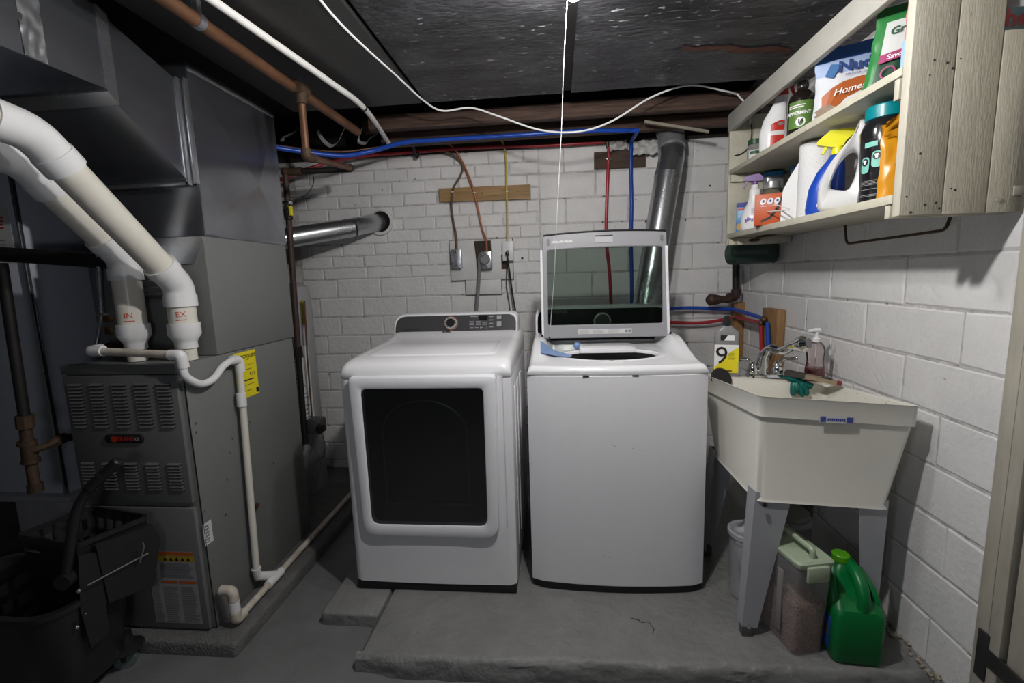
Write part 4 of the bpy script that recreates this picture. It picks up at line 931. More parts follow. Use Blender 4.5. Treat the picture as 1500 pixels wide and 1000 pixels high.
def rag(name, label, px0, py0, px1, py1, y, seed):
    a, c = PY(px0, py0, y), PY(px1, py1, y); rn = random.Random(seed)
    def fn(u, v):
        n_ = noise.noise(Vector((u * 4 + seed, v * 3, seed)))
        x = a.x + (c.x - a.x) * u; z = a.z + (c.z - a.z) * v + .012 * noise.noise(Vector((u * 6, seed, v))) * (.3 + v)
        return (x, y + .02 * n_ + .03 * (v - .5) ** 2, z)
    b = MB().grid(fn, 22, 12); k = len(b.v)
    b.grid(lambda u, v: Vector(fn(u, v)) + Vector((0, .012, 0)), 22, 12)
    return tag(build(name, b, mat('white_plastic_sheet', (.52, .51, .49), .4, var=.1, vscale=9), ang=1.2), label, 'plastic sheet')
rag('plastic_sheet', 'crumpled white plastic stuffed between blue pipe and round duct', 928, 206, 966, 224, WY - .09, 3)
rag('folded_sheet', 'small white folded sheet between the red and blue pipes', 893, 206, 919, 218, WY - .06, 9)
# wooden slat under joists near duct
a, c = PY(944, 178, 2.75), PY(1038, 193, 2.75)
sl = build('loose_slat', MB().tube([a, c], [.010, .010], 4), mat('grey_lath', (.34, .31, .24), .7, var=.3, vscale=20)); tag(sl, 'pale wooden lath hanging under the joists near the round duct', 'lath')
b = MB()

# pipes under the ceiling at upper left
pt = thing('copper_pipe', 'thick brown copper pipe hung under the charcoal ceiling panel', 'pipe', tuple(PZ(437, 130, .78)))
q0, q1 = PZ(215, -20, .78), PZ(524, 193, .78)
build('main_run', MB().cyl(q0, q1, .021, n=18), COPPER, pt)
hp = PZ(289, 30, .78)
build('pipe_hanger', MB().cyl(hp - Vector((0, .012, 0)), hp + Vector((0, .012, 0)), .0245, n=18).rbox(hp.x - .008, hp.x + .012, hp.y - .010, hp.y + .010, .80, .838, .003), GALV, pt)
tp = PZ(440, 130, .78)
build('tee_fitting', MB().cyl(tp - Vector((0, .035, 0)), tp + Vector((0, .035, 0)), .025, n=18).cyl(tp, tp + Vector((0, 0, -.06)), .022, n=18), RUST, pt)
xd = tp.x; e1 = PY(447, 228, tp.y); e1 = Vector((xd, tp.y, PX(446, 228, xd).z))
build('drop_pipe', MB().cyl(tp + Vector((0, 0, -.05)), e1, .0145, n=16), COPPER, pt)
e2 = PY(513, 246, 2.6)
build('drop_elbow', MB().tube(bends([e1 + Vector((0, 0, .03)), e1, e1.lerp(e2, .12)], .02), .020, 14), RUST, pt)
build('branch_pipe', MB().cyl(e1, e2, .0145, n=16), COPPER, pt)
build('branch_elbow', MB().sphere(e2, .022, 14), RUST, pt)
gl = thing('gas_riser', 'rusty gas pipe dropping behind the furnace beside the water heater', 'pipe', tuple(PY(420, 300, 2.6)))
g1, g2, g3, g4 = PY(513, 248, 2.62), PY(418, 252, 2.55), PY(437, 515, 2.5), PY(447, 650, 2.48)
build('top_run', MB().cyl(g1, g2, .016, n=14), IRON, gl)
build('top_elbow', MB().sphere(g2, .025, 12).cyl(g2, g2.lerp(g1, .25), .022, n=12), RUST, gl)
build('riser', MB().cyl(g2, g3, .0165, n=14), mat('rust_pipe', (.07, .045, .035), .6, .3, var=.3, vscale=20), gl)
build('coupling', MB().cyl(g3 + Vector((0, 0, .03)), g3 - Vector((0, 0, .03)), .025, n=8), IRON, gl)
build('lower_pipe', MB().cyl(g3, g4, .0165, n=14), IRON, gl)
gp = PY(421, 297, 2.53); gq = PY(422, 312, 2.53)
build('clamp', MB().rbox(gp.x - .05, gp.x + .02, gp.y - .02, gp.y + .02, gp.z - .008, gp.z + .008, .003), CHROME, gl)
build('gas_cock', MB().cyl(gq + Vector((0, 0, .02)), gq - Vector((0, 0, .035)), .023, n=10), IRON, gl)
build('yellow_handle', MB().rbox(gq.x + .02, gq.x + .038, gq.y - .03, gq.y - .01, gq.z - .02, gq.z + .035, .006), YEL, gl, label='yellow valve handle')
cable('thermostat_wire', 'thin dark wire drooping on the wall behind the furnace', 'cable', [PY(460, 256, 2.7), PY(458, 272, 2.8), PY(447, 286, 2.9), PY(430, 289, 2.9), PY(405, 287, 2.8)], .0025, BLKC)
pt = thing('white_pipe', 'long white plastic pipe slanting under the charcoal ceiling panel', 'pipe', tuple(PZ(420, 80, .80)))
w0, w1, w2 = PZ(285, -18, .80), PZ(535, 160, .80), PY(571, 212, 2.85)
build('main_run', MB().tube(catmull([w0, PZ(400, 62, .80), PZ(480, 118, .795), w1, w2], 8), .0125, 14), mat('white_pipe_plastic', (.74, .73, .70), .4, var=.08, vscale=9), pt)
p = PZ(532, 157, .80); dd = (w2 - w1).normalized()
build('pipe_clip', MB().cyl(p, p + dd * .012, .017, n=12), INK, pt)
for f in (.42, .48): q = w1.lerp(w2, f); build('pipe_band', MB().cyl(q, q + dd * .006, .0135, n=12), INK, pt)
build('end_cap', MB().cyl(w2 - dd * .004, w2 + dd * .008, .0145, n=12), BLKC, pt)
# curled metal pipe straps
STRAP = mat('strap_steel', (.32, .32, .32), .5, .5)
def strap(label, pts):
    c_ = catmull(pts, 6); b = MB(); w_ = Vector((.004, .004, .008))
    b.loft([[p - w_ for p in c_], [p + w_ for p in c_], [p + w_ + Vector((.0012, 0, .0012)) for p in c_], [p - w_ + Vector((.0012, 0, .0012)) for p in c_], [p - w_ for p in c_]], False, False, False)
    tag(build('pipe_strap', b, STRAP, ang=1.2), label, 'metal strap', 'loose metal straps under the joists')
strap('curled grey strap hanging left of the copper drop pipe', [PY(443, 183, 2.5), PY(432, 193, 2.5), PY(418, 200, 2.5), PY(412, 203, 2.5), PY(416, 206, 2.5)])
strap('long looped grey strap hanging below the thick copper pipe', [PY(465, 192, 2.5), PY(474, 206, 2.5), PY(485, 214, 2.5), PY(495, 208, 2.5), PY(500, 198, 2.5), PY(504, 189, 2.5)])
strap('bent grey strap hanging around the end of the white pipe', [PY(530, 188, 2.7), PY(525, 206, 2.7), PY(536, 210, 2.7), PY(541, 203, 2.7), PY(553, 195, 2.7), PY(559, 180, 2.7), PY(564, 176, 2.7)])
sb = thing('hose_bracket', 'small dark bracket hanging below the blue pipe at the wall top', 'bracket', tuple(PY(604, 225, 3.0)))
build('bracket_arm', MB().tube(catmull([PY(590, 208, 2.85), PY(598, 208, 2.95), PY(605, 214, 3.0), PY(608, 226, 3.03)], 5), .009, 10), mat('grey_blue_plastic', (.06, .06, .10), .5), sb)
build('bracket_foot', MB().lathe(tuple(PY(611, 232, 3.04)), [(.006, 0), (.016, .01), (.018, .03), (.01, .04)], 12), IRON, sb)
# white cable swagging across the ceiling
cable('white_ceiling_cable', 'white cable stapled along the ceiling and sagging across to the wall shelf', 'cable',
      [PZ(450, -25, .838), PZ(490, 25, .838), PZ(530, 65, .838), PZ(580, 110, .838), PZ(620, 147, .835), PY(648, 162, 2.4), PY(690, 158, 2.4), PY(730, 170, 2.4), PY(790, 190, 2.4), PY(845, 193, 2.4), PY(895, 178, 2.4), PY(955, 142, 2.42), PY(1010, 125, 2.45), PY(1060, 133, 2.50), PY(1080, 138, 2.56)], .0045, WHITEC, k=10)

# water heater behind the furnace
wh = thing('water_heater', 'pale water heater half hidden behind the furnace', 'water heater', (-1.66, 2.62, FLZ))
cx_, cy_, rw = -1.69, 2.66, .20
build('tank', MB().lathe((cx_, cy_, FLZ), [(.19, 0), (.20, .02), (rw, 1.25), (.19, 1.32), (.15, 1.345)], 36), mat('heater_enamel', (.33, .33, .34), .4, var=.06), wh)
fm = cylmap((cx_, cy_, -.95), rw + .0012, math.atan2(-1, .55))
lb = build('instruction_label', patch(fm, -.06, .18, .10, .58, 12, 1), PAPER, wh, smooth=False)
fm2 = cylmap((cx_, cy_, -.95), rw + .002, math.atan2(-1, .55))
printlines(fm2, -.05, .16, .12, .56, 18, GINK, lb, fill=.3, nu=10)
p = PY(440, 432, 2.48)
yt = PY(444, 462, 2.5)
tgx = build('yellow_tag', MB().rbox(cx_ + rw + .004, cx_ + rw + .03, 2.58, 2.583, PY(447, 475, 2.58).z, PY(445, 440, 2.58).z, .001), mat('mustard_card', (.40, .30, .02), .6), wh, label='yellow hanging tag')
build('copper_tube', MB().tube([PY(446, 440, 2.55), PY(450, 520, 2.55), PY(457, 610, 2.55)], .005, 8), COPPER, wh)
p = PY(464, 622, 2.5)
gv = build('gas_valve', MB().rbox(p.x - .05, p.x + .035, p.y - .03, p.y + .05, p.z - .05, p.z + .04, .01), mat('grey_cast', (.08, .08, .08), .5, .4), wh, label='dark gas control valve')
build('valve_knob', MB().cyl(p + Vector((.03, -.03, 0)), p + Vector((.055, -.04, -.005)), .02, n=14), BLACK, gv)
build('thermocouple', MB().tube(catmull([p + Vector((0, 0, -.05)), PY(462, 655, 2.5), PY(470, 680, 2.5), PY(464, 700, 2.5)], 6), .004, 8), GREYC, wh)
build('burner_wire', MB().tube(catmull([p + Vector((.02, 0, -.04)), PY(476, 650, 2.5), PY(474, 668, 2.5), PY(466, 672, 2.5)], 6), .002, 6), COPPER, wh)

# ================================================================== WALL CABINET
KX, KY0, KY1 = .884, 1.325, 2.575
KZ0, KZ1 = .122, .77
ZB, ZM = .180, .495
kb_ = thing('wall_shelf', 'cream painted open wooden shelf unit hung on the block wall', 'shelf', (KX, KY0, KZ0))
# near end: three vertical planks facing the camera
xs = [KX, .987, 1.090, WX - .002]
for i in range(3):
    zt = 1.05 if i < 2 else PY(1470, 44, KY0).z
    build('end_plank', MB().rbox(xs[i] + .0012, xs[i + 1] - .0012, KY0, KY0 + .028, KZ0 - (.001 * i), zt, .002), CREAM, kb_)
# shelves
build('lower_shelf', MB().rbox(KX, WX - .002, KY0 + .029, KY1 - .022, ZB - .024, ZB, .002), CREAMH, kb_)
build('middle_shelf', MB().rbox(KX, WX - .002, KY0 + .029, KY1 - .022, ZM - .022, ZM, .002), CREAMH, kb_)
# far end planks
for (x0, x1) in ((KX, .995), (.997, WX - .002)):
    build('far_plank', MB().rbox(x0, x1, KY1 - .02, KY1, KZ0, KZ1 - .01, .002), CREAMH, kb_)
build('top_rail', MB().rbox(KX - .004, KX + .018, KY0 + .041, KY1 + .004, KZ1 - .085, KZ1, .002), mat('grey_painted_rail', (.42, .41, .37), .5, var=.15, vscale=9, speck=(.12, .09, .07), speck_scale=26, speck_amt=.73), kb_)
for (y0, y1, z0, z1) in ((KY1 - .042, KY1 - .021, ZB - .058, ZB - .025), (KY1 - .042, KY1 - .021, ZM - .060, ZM - .023), (KY0 + .041, KY0 + .06, ZB - .06, ZB - .025), (KY0 + .041, KY0 + .06, ZM - .075, ZM - .023)):
    build('cleat', MB().rbox(KX + .004, WX - .01, y0, y1, z0, z1, .002), CREAMH, kb_)
build('under_brace', MB().rbox(KX + .03, WX - .01, KY1 - .09, KY1 - .043, KZ0 - .002, ZB - .026, .002), CREAM, kb_)
build('latch_bracket', MB().rbox(PY(1490, 280, KY0).x - .01, PY(1505, 280, KY0).x, KY0 - .004, KY0, PY(1490, 286, KY0).z, PY(1490, 272, KY0).z, .001), DOORM, kb_)
p = PY(1462, 292, KY0); build('screw_head', MB().cyl((p.x, KY0, p.z), (p.x, KY0 - .003, p.z), .006, n=10), DOORM, kb_)
b = MB()
for (px, py) in ((1328, 288), (1334, 311), (1348, 225), (1355, 300), (1362, 110), (1369, 88), (1388, 92), (1396, 100), (1399, 278), (1393, 276), (1376, 305), (1407, 86), (1371, 297)):
    q = PY(px, py, KY0); b.cyl((q.x, KY0 + .001, q.z), (q.x, KY0 - .0008, q.z), random.uniform(.0018, .0038), n=8)
o = build('nail_marks', b, mat('nail_rust', (.05, .035, .03), .8), kb_); o['kind'] = 'stuff'
# rusty rod under the cabinet
rdp = bends([PX(1238, 330, WX - .06), PX(1240, 357, WX - .06), PX(1385, 337, WX - .06), PX(1392, 318, WX - .06)], .02, 5)
tag(build('hanging_rod', MB().tube(rdp, .0045, 8), RUST), 'thin rusty rod bent under the wall shelf', 'rod')
hk = thing('rusty_hook', 'rusty metal hook under the far end of the wall shelf', 'hook', tuple(PY(1105, 353, 2.41)))
build('hook_bar', MB().tube(catmull([PY(1190, 337, 2.36), PY(1140, 342, 2.36), PY(1112, 347, 2.37), PY(1103, 352, 2.38)], 5), .005, 8), RUST, hk)
build('hook_plate', MB().lathe(tuple(PY(1105, 354, 2.40)), [(.012, 0), (.026, .004), (.024, .012), (.01, .016)], 14), RUST, hk)
# paper sign above the last plank
sg = thing('teal_package', 'pale teal package edge with red letters above the shelf end plank', 'package', tuple(PY(1480, 44, KY0 + .04)))
a, c = PY(1468, 12, KY0 + .03), PY(1530, 44, KY0 + .03)
build('package_body', MB().rbox(a.x, c.x + .05, KY0 + .025, KY0 + .10, c.z - .02, a.z, .004), mat('pale_teal_card', (.14, .26, .29), .5), sg)
text('he', .055, flat((PY(1487, 30, KY0 + .03).x, KY0 + .0242, PY(1487, 28, KY0 + .03).z), (1, 0, 0), (0, 0, 1)), mat('faded_red', (.40, .05, .06), .5), sg, bold=.002)
# wires on the far end of the cabinet
cable('twin_wire', 'white and black wires hanging on the far inside end of the wall shelf', 'cable', [PY(1088, 140, KY1 - .03), PY(1096, 165, KY1 - .028), PY(1101, 190, KY1 - .026), PY(1098, 212, KY1 - .026), PY(1088, 224, KY1 - .026), PY(1076, 228, KY1 - .026)], .0028, BLKC)
cable('white_wire_tail', 'short white wire end beside the black wire inside the shelf', 'cable', [PY(1080, 138, 2.54), PY(1092, 152, KY1 - .03), PY(1098, 165, KY1 - .030), PY(1099, 182, KY1 - .030)], .004, WHITEC)

# ================================================================== THINGS ON THE SHELVES
def spot(px, py, X):
    r = ray(px, py); Y = X * r.y / r.x; return Y, r.z / r.y * Y
def face(X, Y): return math.atan2(-Y, -X)
SHF = 1.0215
def loc_thing(name, label, cat, X, Y, Z, rz=0.0, group=None): return thing(name, label, cat, (X * SHF, Y * SHF, Z + .0005), rz, group, local=True)
# local frames: -Y local faces the camera when rz = face + pi/2
def facing(X, Y, extra=0.0): return face(X, Y) + math.pi / 2 + extra
PW = mat('white_plastic', (.78, .78, .78), .3)
def spray_head(t, z, m, m2, s=1.0, flip=1):
    build('neck_collar', MB().lathe((0, 0, z), [(.014 * s, 0), (.015 * s, .006), (.015 * s, .018), (.012 * s, .02)], 16), m2, t)
    body = roundpoly([(-.036 * s * flip, z + .040), (.026 * s * flip, z + .034), (.030 * s * flip, z + .05), (.012 * s * flip, z + .068), (-.030 * s * flip, z + .062), (-.046 * s * flip, z + .052)], .006, 3)
    hd = build('trigger_head', MB().loft([[Vector((q.x, d, q.y)) for q in body] for d in (-.013 * s, .013 * s)]).lathe((0, 0, z + .016), [(.010 * s, 0), (.011 * s, .024)], 12), m, t, label='spray trigger head')
    tg_ = roundpoly([(-.022 * s * flip, z + .042), (-.032 * s * flip, z + .042), (-.046 * s * flip, z + .008), (-.040 * s * flip, z + .008)], .003, 2)
    build('trigger', MB().loft([[Vector((q.x, d, q.y)) for q in tg_] for d in (-.006 * s, .006 * s)]), m, hd)

# --- lower shelf, far to near
Y, zt = spot(1080, 293, .905); 
t = loc_thing('treat_packet', 'small blue packet standing at the far end of the lower shelf', 'packet', .925, 2.45, ZB, facing(.925, 2.45))
build('packet_body', MB().rbox(-.035, .035, -.008, .008, 0, .145, .004), mat('packet_blue', (.03, .16, .42), .35, var=.5, vscale=40, col2=(.12, .34, .55)), t)
build('packet_border', MB().rbox(-.0355, .0355, -.0086, -.007, .125, .146, .001), BLUINK, t)
build('packet_stripe', MB().rbox(-.028, .030, -.0095, -.008, .108, .120, .001), mat('packet_red', (.45, .04, .03), .4), t)
build('packet_spot', MB().cyl((-.015, -.0085, .028), (-.015, -.0095, .028), .018, n=16), mat('packet_orange', (.55, .28, .03), .4), t)
Y, zt = spot(1098, 253, .90)
t = loc_thing('lavender_spray', 'white spray bottle with purple trigger on the lower shelf', 'spray bottle', .915, 2.305, ZB, facing(.915, 2.305))
build('bottle', MB().lathe((0, 0, 0), [(.050, 0), (.056, .01), (.055, .05), (.046, .09), (.030, .125), (.024, .15), (.024, .178), (.018, .19)], 28, sy=.62), PW, t)
PURP = mat('purple_plastic', (.16, .08, .26), .35)
spray_head(t, .185, PURP, PW, 1.15)
fm = lambda u, v: Vector((u, -.036 + abs(u) * .12, v))
b = MB(); 
for k in range(6): patch(lambda u, v: Vector((u, -.0365 + .06 * u * u * 8, v)), -.038 + k * .009, -.031 + k * .009, .035 + .004 * (k % 3), .05 + .003 * ((k * 2) % 3), 1, 1, b)
b.add([Vector((.012, -.0365, .05)), Vector((.04, -.026, .052)), Vector((.042, -.024, .080))], [(0, 1, 2)])
build('flower_print', b, mat('violet_ink', (.18, .10, .45), .5), t, smooth=False)
printlines(lambda u, v: Vector((u, -.034 + .5 * u * u, v)), -.014, .022, .066, .10, 4, mat('lilac_ink', (.45, .42, .55), .5), t, fill=.3)
t = loc_thing('clear_bottle', 'clear bottle with silver cap and purple label behind the orange box', 'bottle', 1.005, 2.345, ZB, facing(1.005, 2.345))
build('bottle', MB().lathe((0, 0, 0), [(.052, 0), (.054, .02), (.054, .13), (.046, .165), (.030, .185), (.026, .195)], 24, sy=.7), mat('olive_clear_plastic', (.30, .28, .20), .15, trans=.45), t)
build('cap', MB().lathe((0, 0, .190), [(.032, 0), (.033, .004), (.033, .030), (.030, .033)], 24), mat('silver_cap', (.55, .55, .55), .35, .6), t, label='silver cap')
build('label', MB().loft([[Vector((q.x, -.040 - d, q.y)) for q in roundpoly([(-.005, .10), (.050, .10), (.046, .150), (.030, .172), (.012, .150)], .01, 3)] for d in (0, .0015)]), PURP, t, label='purple label')
# orange box with a card front
t = loc_thing('orange_box', 'orange cardboard box with black swoosh and round eye-like holes on the lower shelf', 'box', .905, 2.085, ZB, facing(.905, 2.085))
OR = mat('orange_card', (.52, .085, .015), .45)
build('carton', MB().rbox(-.072, .072, -.012, .05, 0, .130, .002), OR, t)
b = MB(); pl = [(.030, .125), (.036, .125), (.018, .06), (-.010, .025), (-.045, .012), (-.048, .020), (-.016, .034), (.008, .066)]
b.add([(x, -.0128, z) for x, z in pl], [tuple(range(8))]); build('black_swoosh', b, INK, t, smooth=False)
for k in range(3):
    c_ = Vector((-.040 + k * .026, -.0128, .098)); build('oval_mark', MB().loft([[c_ + Vector((.011 * math.cos(a) + .003 * math.sin(a), 0, .013 * math.sin(a))) for a in [j * math.pi / 8 for j in range(16)]]], True, False, True), WINK, t, smooth=False)
    c_ = c_ + Vector((.001, -.0006, .001)); build('oval_pupil', MB().loft([[c_ + Vector((.0045 * math.cos(a), 0, .0055 * math.sin(a))) for a in [j * math.pi / 6 for j in range(12)]]], True, False, True), BLUINK, t, smooth=False)
printlines(lambda u, v: Vector((u, -.0128, v)), -.048, .02, .078, .082, 1, WINK, t, fill=.4)
build('side_panel', MB().rbox(.073, .100, -.012, .04, 0, .135, .002), OR, t)
tw = thing('plastic_straws', 'two thin white plastic sticks resting in front of the orange box', 'sticks', (.895, 2.0, ZB))
q0 = PX(1157, 306, .888); build('stick', MB().cyl(q0, PX(1131, 298, .895), .0022, n=8), WINK, tw)
build('stick', MB().cyl(q0 + Vector((0, 0, -.003)), PX(1124, 310, .895), .0022, n=8), WINK, tw)
TUBC = mat('clear_tub_plastic', (.50, .54, .56), .18, trans=.7)
LIDB = mat('blue_tub_lid', (.02, .20, .42), .35)
for k, (px, X, w_, lab) in enumerate(((1112, 1.055, .090, 'clear storage tub with blue lid at the far back of the lower shelf'), (1152, 1.098, .090, 'smaller clear storage tub with blue lid in the middle back of the lower shelf'))):
    Y = 2.445 if k == 0 else 2.265; zz = .283 if k == 0 else .270
    t = loc_thing('storage_tub', lab, 'tub', X, Y, ZB, facing(X, Y)); t['group'] = 'blue lidded tubs on the shelf'
    build('tub', MB().loft([[Vector((q.x * s_, q.y * s_ * .8, z)) for q in roundpoly([(-w_ / 2, -w_ / 2), (w_ / 2, -w_ / 2), (w_ / 2, w_ / 2), (-w_ / 2, w_ / 2)], .02, 4)] for z, s_ in ((0, .86), (zz - .02, 1.0))]), TUBC, t)
    build('lid', MB().loft([[Vector((q.x * s_, q.y * s_ * .8, z)) for q in roundpoly([(-w_ / 2, -w_ / 2), (w_ / 2, -w_ / 2), (w_ / 2, w_ / 2), (-w_ / 2, w_ / 2)], .02, 4)] for z, s_ in ((zz - .022, 1.06), (zz - .003, 1.07), (zz, 1.0))]), LIDB, t, label='blue lid')
# white shouldered bottle half behind the towel roll
t = loc_thing('shouldered_bottle', 'plain white bottle with sloping shoulders left of the paper towel roll', 'bottle', .950, 2.018, ZB, facing(.950, 2.018))
build('bottle', MB().loft([[Vector((q.x, d, q.y)) for q in roundpoly([(-.043, 0), (.05, 0), (.05, .24), (.02, .245), (-.018, .175), (-.040, .125)], .012, 4)] for d in (-.028, .028)]), PW, t)
build('cap', MB().lathe((.032, 0, .238), [(.016, 0), (.016, .022), (.013, .024)], 16), PW, t)
# paper towel roll
Y, zt = spot(1201, 190, .985)
t = loc_thing('paper_towel_roll', 'white paper towel roll standing on the lower shelf', 'paper towel', .985, Y, ZB)
HR = .283
build('roll', MB().lathe((0, 0, 0), [(.020, .001), (.060, .001), (.0635, .004), (.0635, HR - .004), (.060, HR), (.020, HR), (.020, HR - .05)], 40, caps=False), mat('towel_paper', (.80, .80, .80), .85, bump=.5, bscale=160), t, ang=.7)
build('core', MB().lathe((0, 0, .001), [(.0195, 0), (.0195, HR - .003)], 20, caps=False), mat('cardboard', (.30, .22, .14), .8), t)
# blue spray bottle
Y, zt = spot(1226, 183, 1.00)
t = loc_thing('blue_spray', 'blue spray bottle with yellow trigger between towel roll and white jug', 'spray bottle', .938, 1.748, ZB, facing(.938, 1.748))
BLB = mat('royal_blue_plastic', (.012, .06, .40), .28)
build('bottle', MB().loft([[Vector((cx2 + r * math.cos(a), r * .6 * math.sin(a), z)) for a in [j * math.pi / 12 for j in range(24)]] for cx2, r, z in ((-.012, .055, 0), (-.012, .058, .02), (-.008, .054, .09), (.002, .042, .145), (.014, .024, .185), (.018, .016, .205))]), BLB, t)
hd = MATS.get('yellow_plastic') or mat('yellow_plastic', (.72, .68, .01), .35)
i0 = len(bpy.data.objects)
build('neck_collar', MB().lathe((.018, 0, .198), [(.018, 0), (.019, .012), (.016, .026)], 16), hd, t)
bd_ = roundpoly([(-.044, .237), (-.044, .247), (-.006, .280), (.068, .275), (.066, .262), (.040, .240), (.032, .222), (.004, .222)], .005, 3)
sh = build('trigger_head', MB().loft([[Vector((q.x, d, q.y)) for q in bd_] for d in (-.016, .016)]), hd, t, label='yellow trigger head')
build('trigger', MB().loft([[Vector((q.x, d, q.y)) for q in roundpoly([(-.006, .236), (-.020, .236), (-.030, .204), (-.022, .206)], .003, 2)] for d in (-.006, .006)]), hd, sh)
f_ = lambda u, v: Vector((u - .012, -.0362 + .9 * u * u, v))
build('round_mark', patch(f_, -.022, -.012, .025, .035), WINK, t, smooth=False)
# white detergent jug with a handle hole
Y, zt = spot(1245, 190, .94)
t = loc_thing('detergent_jug', 'white plastic jug with an open handle beside the black tub', 'jug', .935, 1.655, ZB, facing(.935, 1.655, .12))
out = roundpoly([(-.072, 0), (.066, 0), (.070, .12), (.072, .22), (.054, .27), (.028, .282), (.020, .245), (-.010, .205), (-.050, .150), (-.074, .085)], [.02, .015, .03, .03, .012, .008, .02, .03, .03, .03], 4)
hol = roundpoly([(-.038, .070), (.010, .060), (.026, .10), (.034, .165), (.026, .182), (.010, .184), (-.018, .155), (-.034, .115), (-.040, .09), (-.041, .08)], [.016, .016, .02, .012, .01, .012, .02, .02, .01, .005], 4)
def jr(poly, d, sc=1.0, c_=(0, .13)): return [Vector((c_[0] + (q.x - c_[0]) * sc, d, c_[1] + (q.y - c_[1]) * sc)) for q in poly]
build('body', MB().loft([jr(hol, -.010), jr(hol, -.024, 1.06, (0, .12)), jr(hol, -.034, 1.25, (-.005, .12)), jr(out, -.036, .93), jr(out, -.026, .985), jr(out, -.012, 1.0), jr(out, .012, 1.0), jr(out, .026, .985), jr(out, .036, .93), jr(hol, .034, 1.25, (-.005, .12)), jr(hol, .024, 1.06, (0, .12)), jr(hol, .010), jr(hol, -.010)], True, False, False), PW, t, ang=1.0)
# black tub with teal lid
Y, zt = spot(1290, 145, .945)
t = loc_thing('pod_tub', 'black plastic tub with a teal lid at the near end of the lower shelf', 'tub', .955, 1.505, ZB, facing(.955, 1.505))
r_ = .062
build('tub_body', MB().lathe((0, 0, 0), [(.054, 0), (.060, .006), (.058, .05), (.060, .10), (r_, .16), (r_ + .003, .205), (.055, .232), (.046, .242)], 36), mat('glossy_black_plastic', (.010, .010, .012), .16), t)
build('lid', MB().lathe((0, 0, .236), [(.050, 0), (.055, .003), (.055, .036), (.051, .040)], 36), mat('teal_plastic', (.0, .20, .23), .32), t, label='teal lid')
def cl(a_off, z, rr=r_): return cylmap((0, 0, z), rr + .0012, -math.pi / 2 + a_off, 1)
b = MB(); fm = cl(-.25, 0)
TEALI = mat('mint_ink', (.18, .50, .42), .5)
build('pill_mark', patch(cl(-.62, .158), -.016, .020, 0, .014, 6, 1), TEALI, t, smooth=False)
for a_, z in ((-.30, .098), (-.80, .085)):
    fm = cl(a_, z); b = MB(); ov = roundpoly([(-.013, 0), (.013, 0), (.013, .046), (-.013, .046)], .012, 4)
    b.add([fm(q.x, q.y) for q in ov], [tuple(range(len(ov)))]); build('icon_pill', b, TEALI, t, smooth=False)
    fm2 = cylmap((0, 0, z), r_ + .002, -math.pi / 2 + a_); b = MB(); b.add([fm2(.0105 * math.cos(k * math.pi / 8), .032 + .0105 * math.sin(k * math.pi / 8)) for k in range(16)], [tuple(range(16))]); build('icon_disc', b, INK, t, smooth=False)
    fm3 = cylmap((0, 0, z), r_ + .0026, -math.pi / 2 + a_); b = MB(); b.add([fm3(x, .032 + y_) for x, y_ in ((-.003, -.006), (.003, -.006), (.003, .001), (.006, .001), (.004, .006), (-.004, .006), (-.006, .001), (-.003, .001))], [tuple(range(8))]); build('shirt_icon', b, WINK, t, smooth=False)
for z0, z1, n_ in ((.050, .066, 4), (.038, .042, 1), (.018, .026, 2), (.180, .190, 2)): printlines(cl(-.95, 0), 0, .055, z0, z1, n_, mat('pale_ink', (.35, .35, .35), .5), t, fill=.25, nu=6)
build('white_panel', patch(cl(.10, .035, .060), 0, .03, 0, .05, 5, 1), mat('silver_panel', (.40, .40, .42), .5), t, smooth=False)
# orange pouch
t = loc_thing('orange_pouch', 'orange foil pouch torn open at the near end of the lower shelf', 'pouch', .932, 1.405, ZB, facing(.932, 1.405, .25))
def pouch(w_, h_, d_, ripple=.004, nu=16, nv=20, seed=1, pinch=.25):
    b = MB()
    for sgn in (-1, 1):
        def fn(u, v):
            x = (u - .5) * w_ * (1 - .05 * math.sin(math.pi * v)); th = d_ * (max(0, math.sin(math.pi * min(1, max(0, u)))) ** .5) * (1 - v ** 3) * (.55 + .45 * (1 - v)) ** .7
            return Vector((x + ripple * noise.noise(Vector((v * 6, seed, u * 2))), sgn * th + ripple * noise.noise(Vector((u * 5, v * 5, seed + sgn))) * min(1, 6 * v), v * h_ + ripple * 2 * noise.noise(Vector((u * 4, seed, 0))) * v))
        b.grid(fn, nu, nv)
    return b
OP = mat('orange_foil', (.62, .27, .01), .3, var=.1, vscale=20)
build('pouch_body', pouch(.098, .20, .020, seed=4), OP, t, ang=1.2)
build('torn_flap', MB().grid(lambda u, v: Vector((-.045 + .095 * u, -.012 - .018 * v + .01 * noise.noise(Vector((u * 5, v * 4, 1))), .165 + .10 * v * (.35 + .65 * u) + .012 * noise.noise(Vector((u * 7, v * 3, 2))))), 16, 8), OP, t, ang=1.2)
f_ = lambda u, v: Vector((u, -.0235 - .002 * math.cos(u * 20), v))
lb = build('blue_badge', patch(f_, -.004, .040, .085, .135, 6, 4), mat('indigo_print', (.03, .02, .22), .4), t, smooth=False)
text('100', .020, lambda u, v: f_(u + .016, v + .118) + Vector((0, -.001, 0)), WINK, lb, bold=.0008)
build('cyan_mark', patch(f_, -.018, -.004, .082, .092, 2, 1), mat('cyan_print', (.08, .30, .50), .4), t, smooth=False)

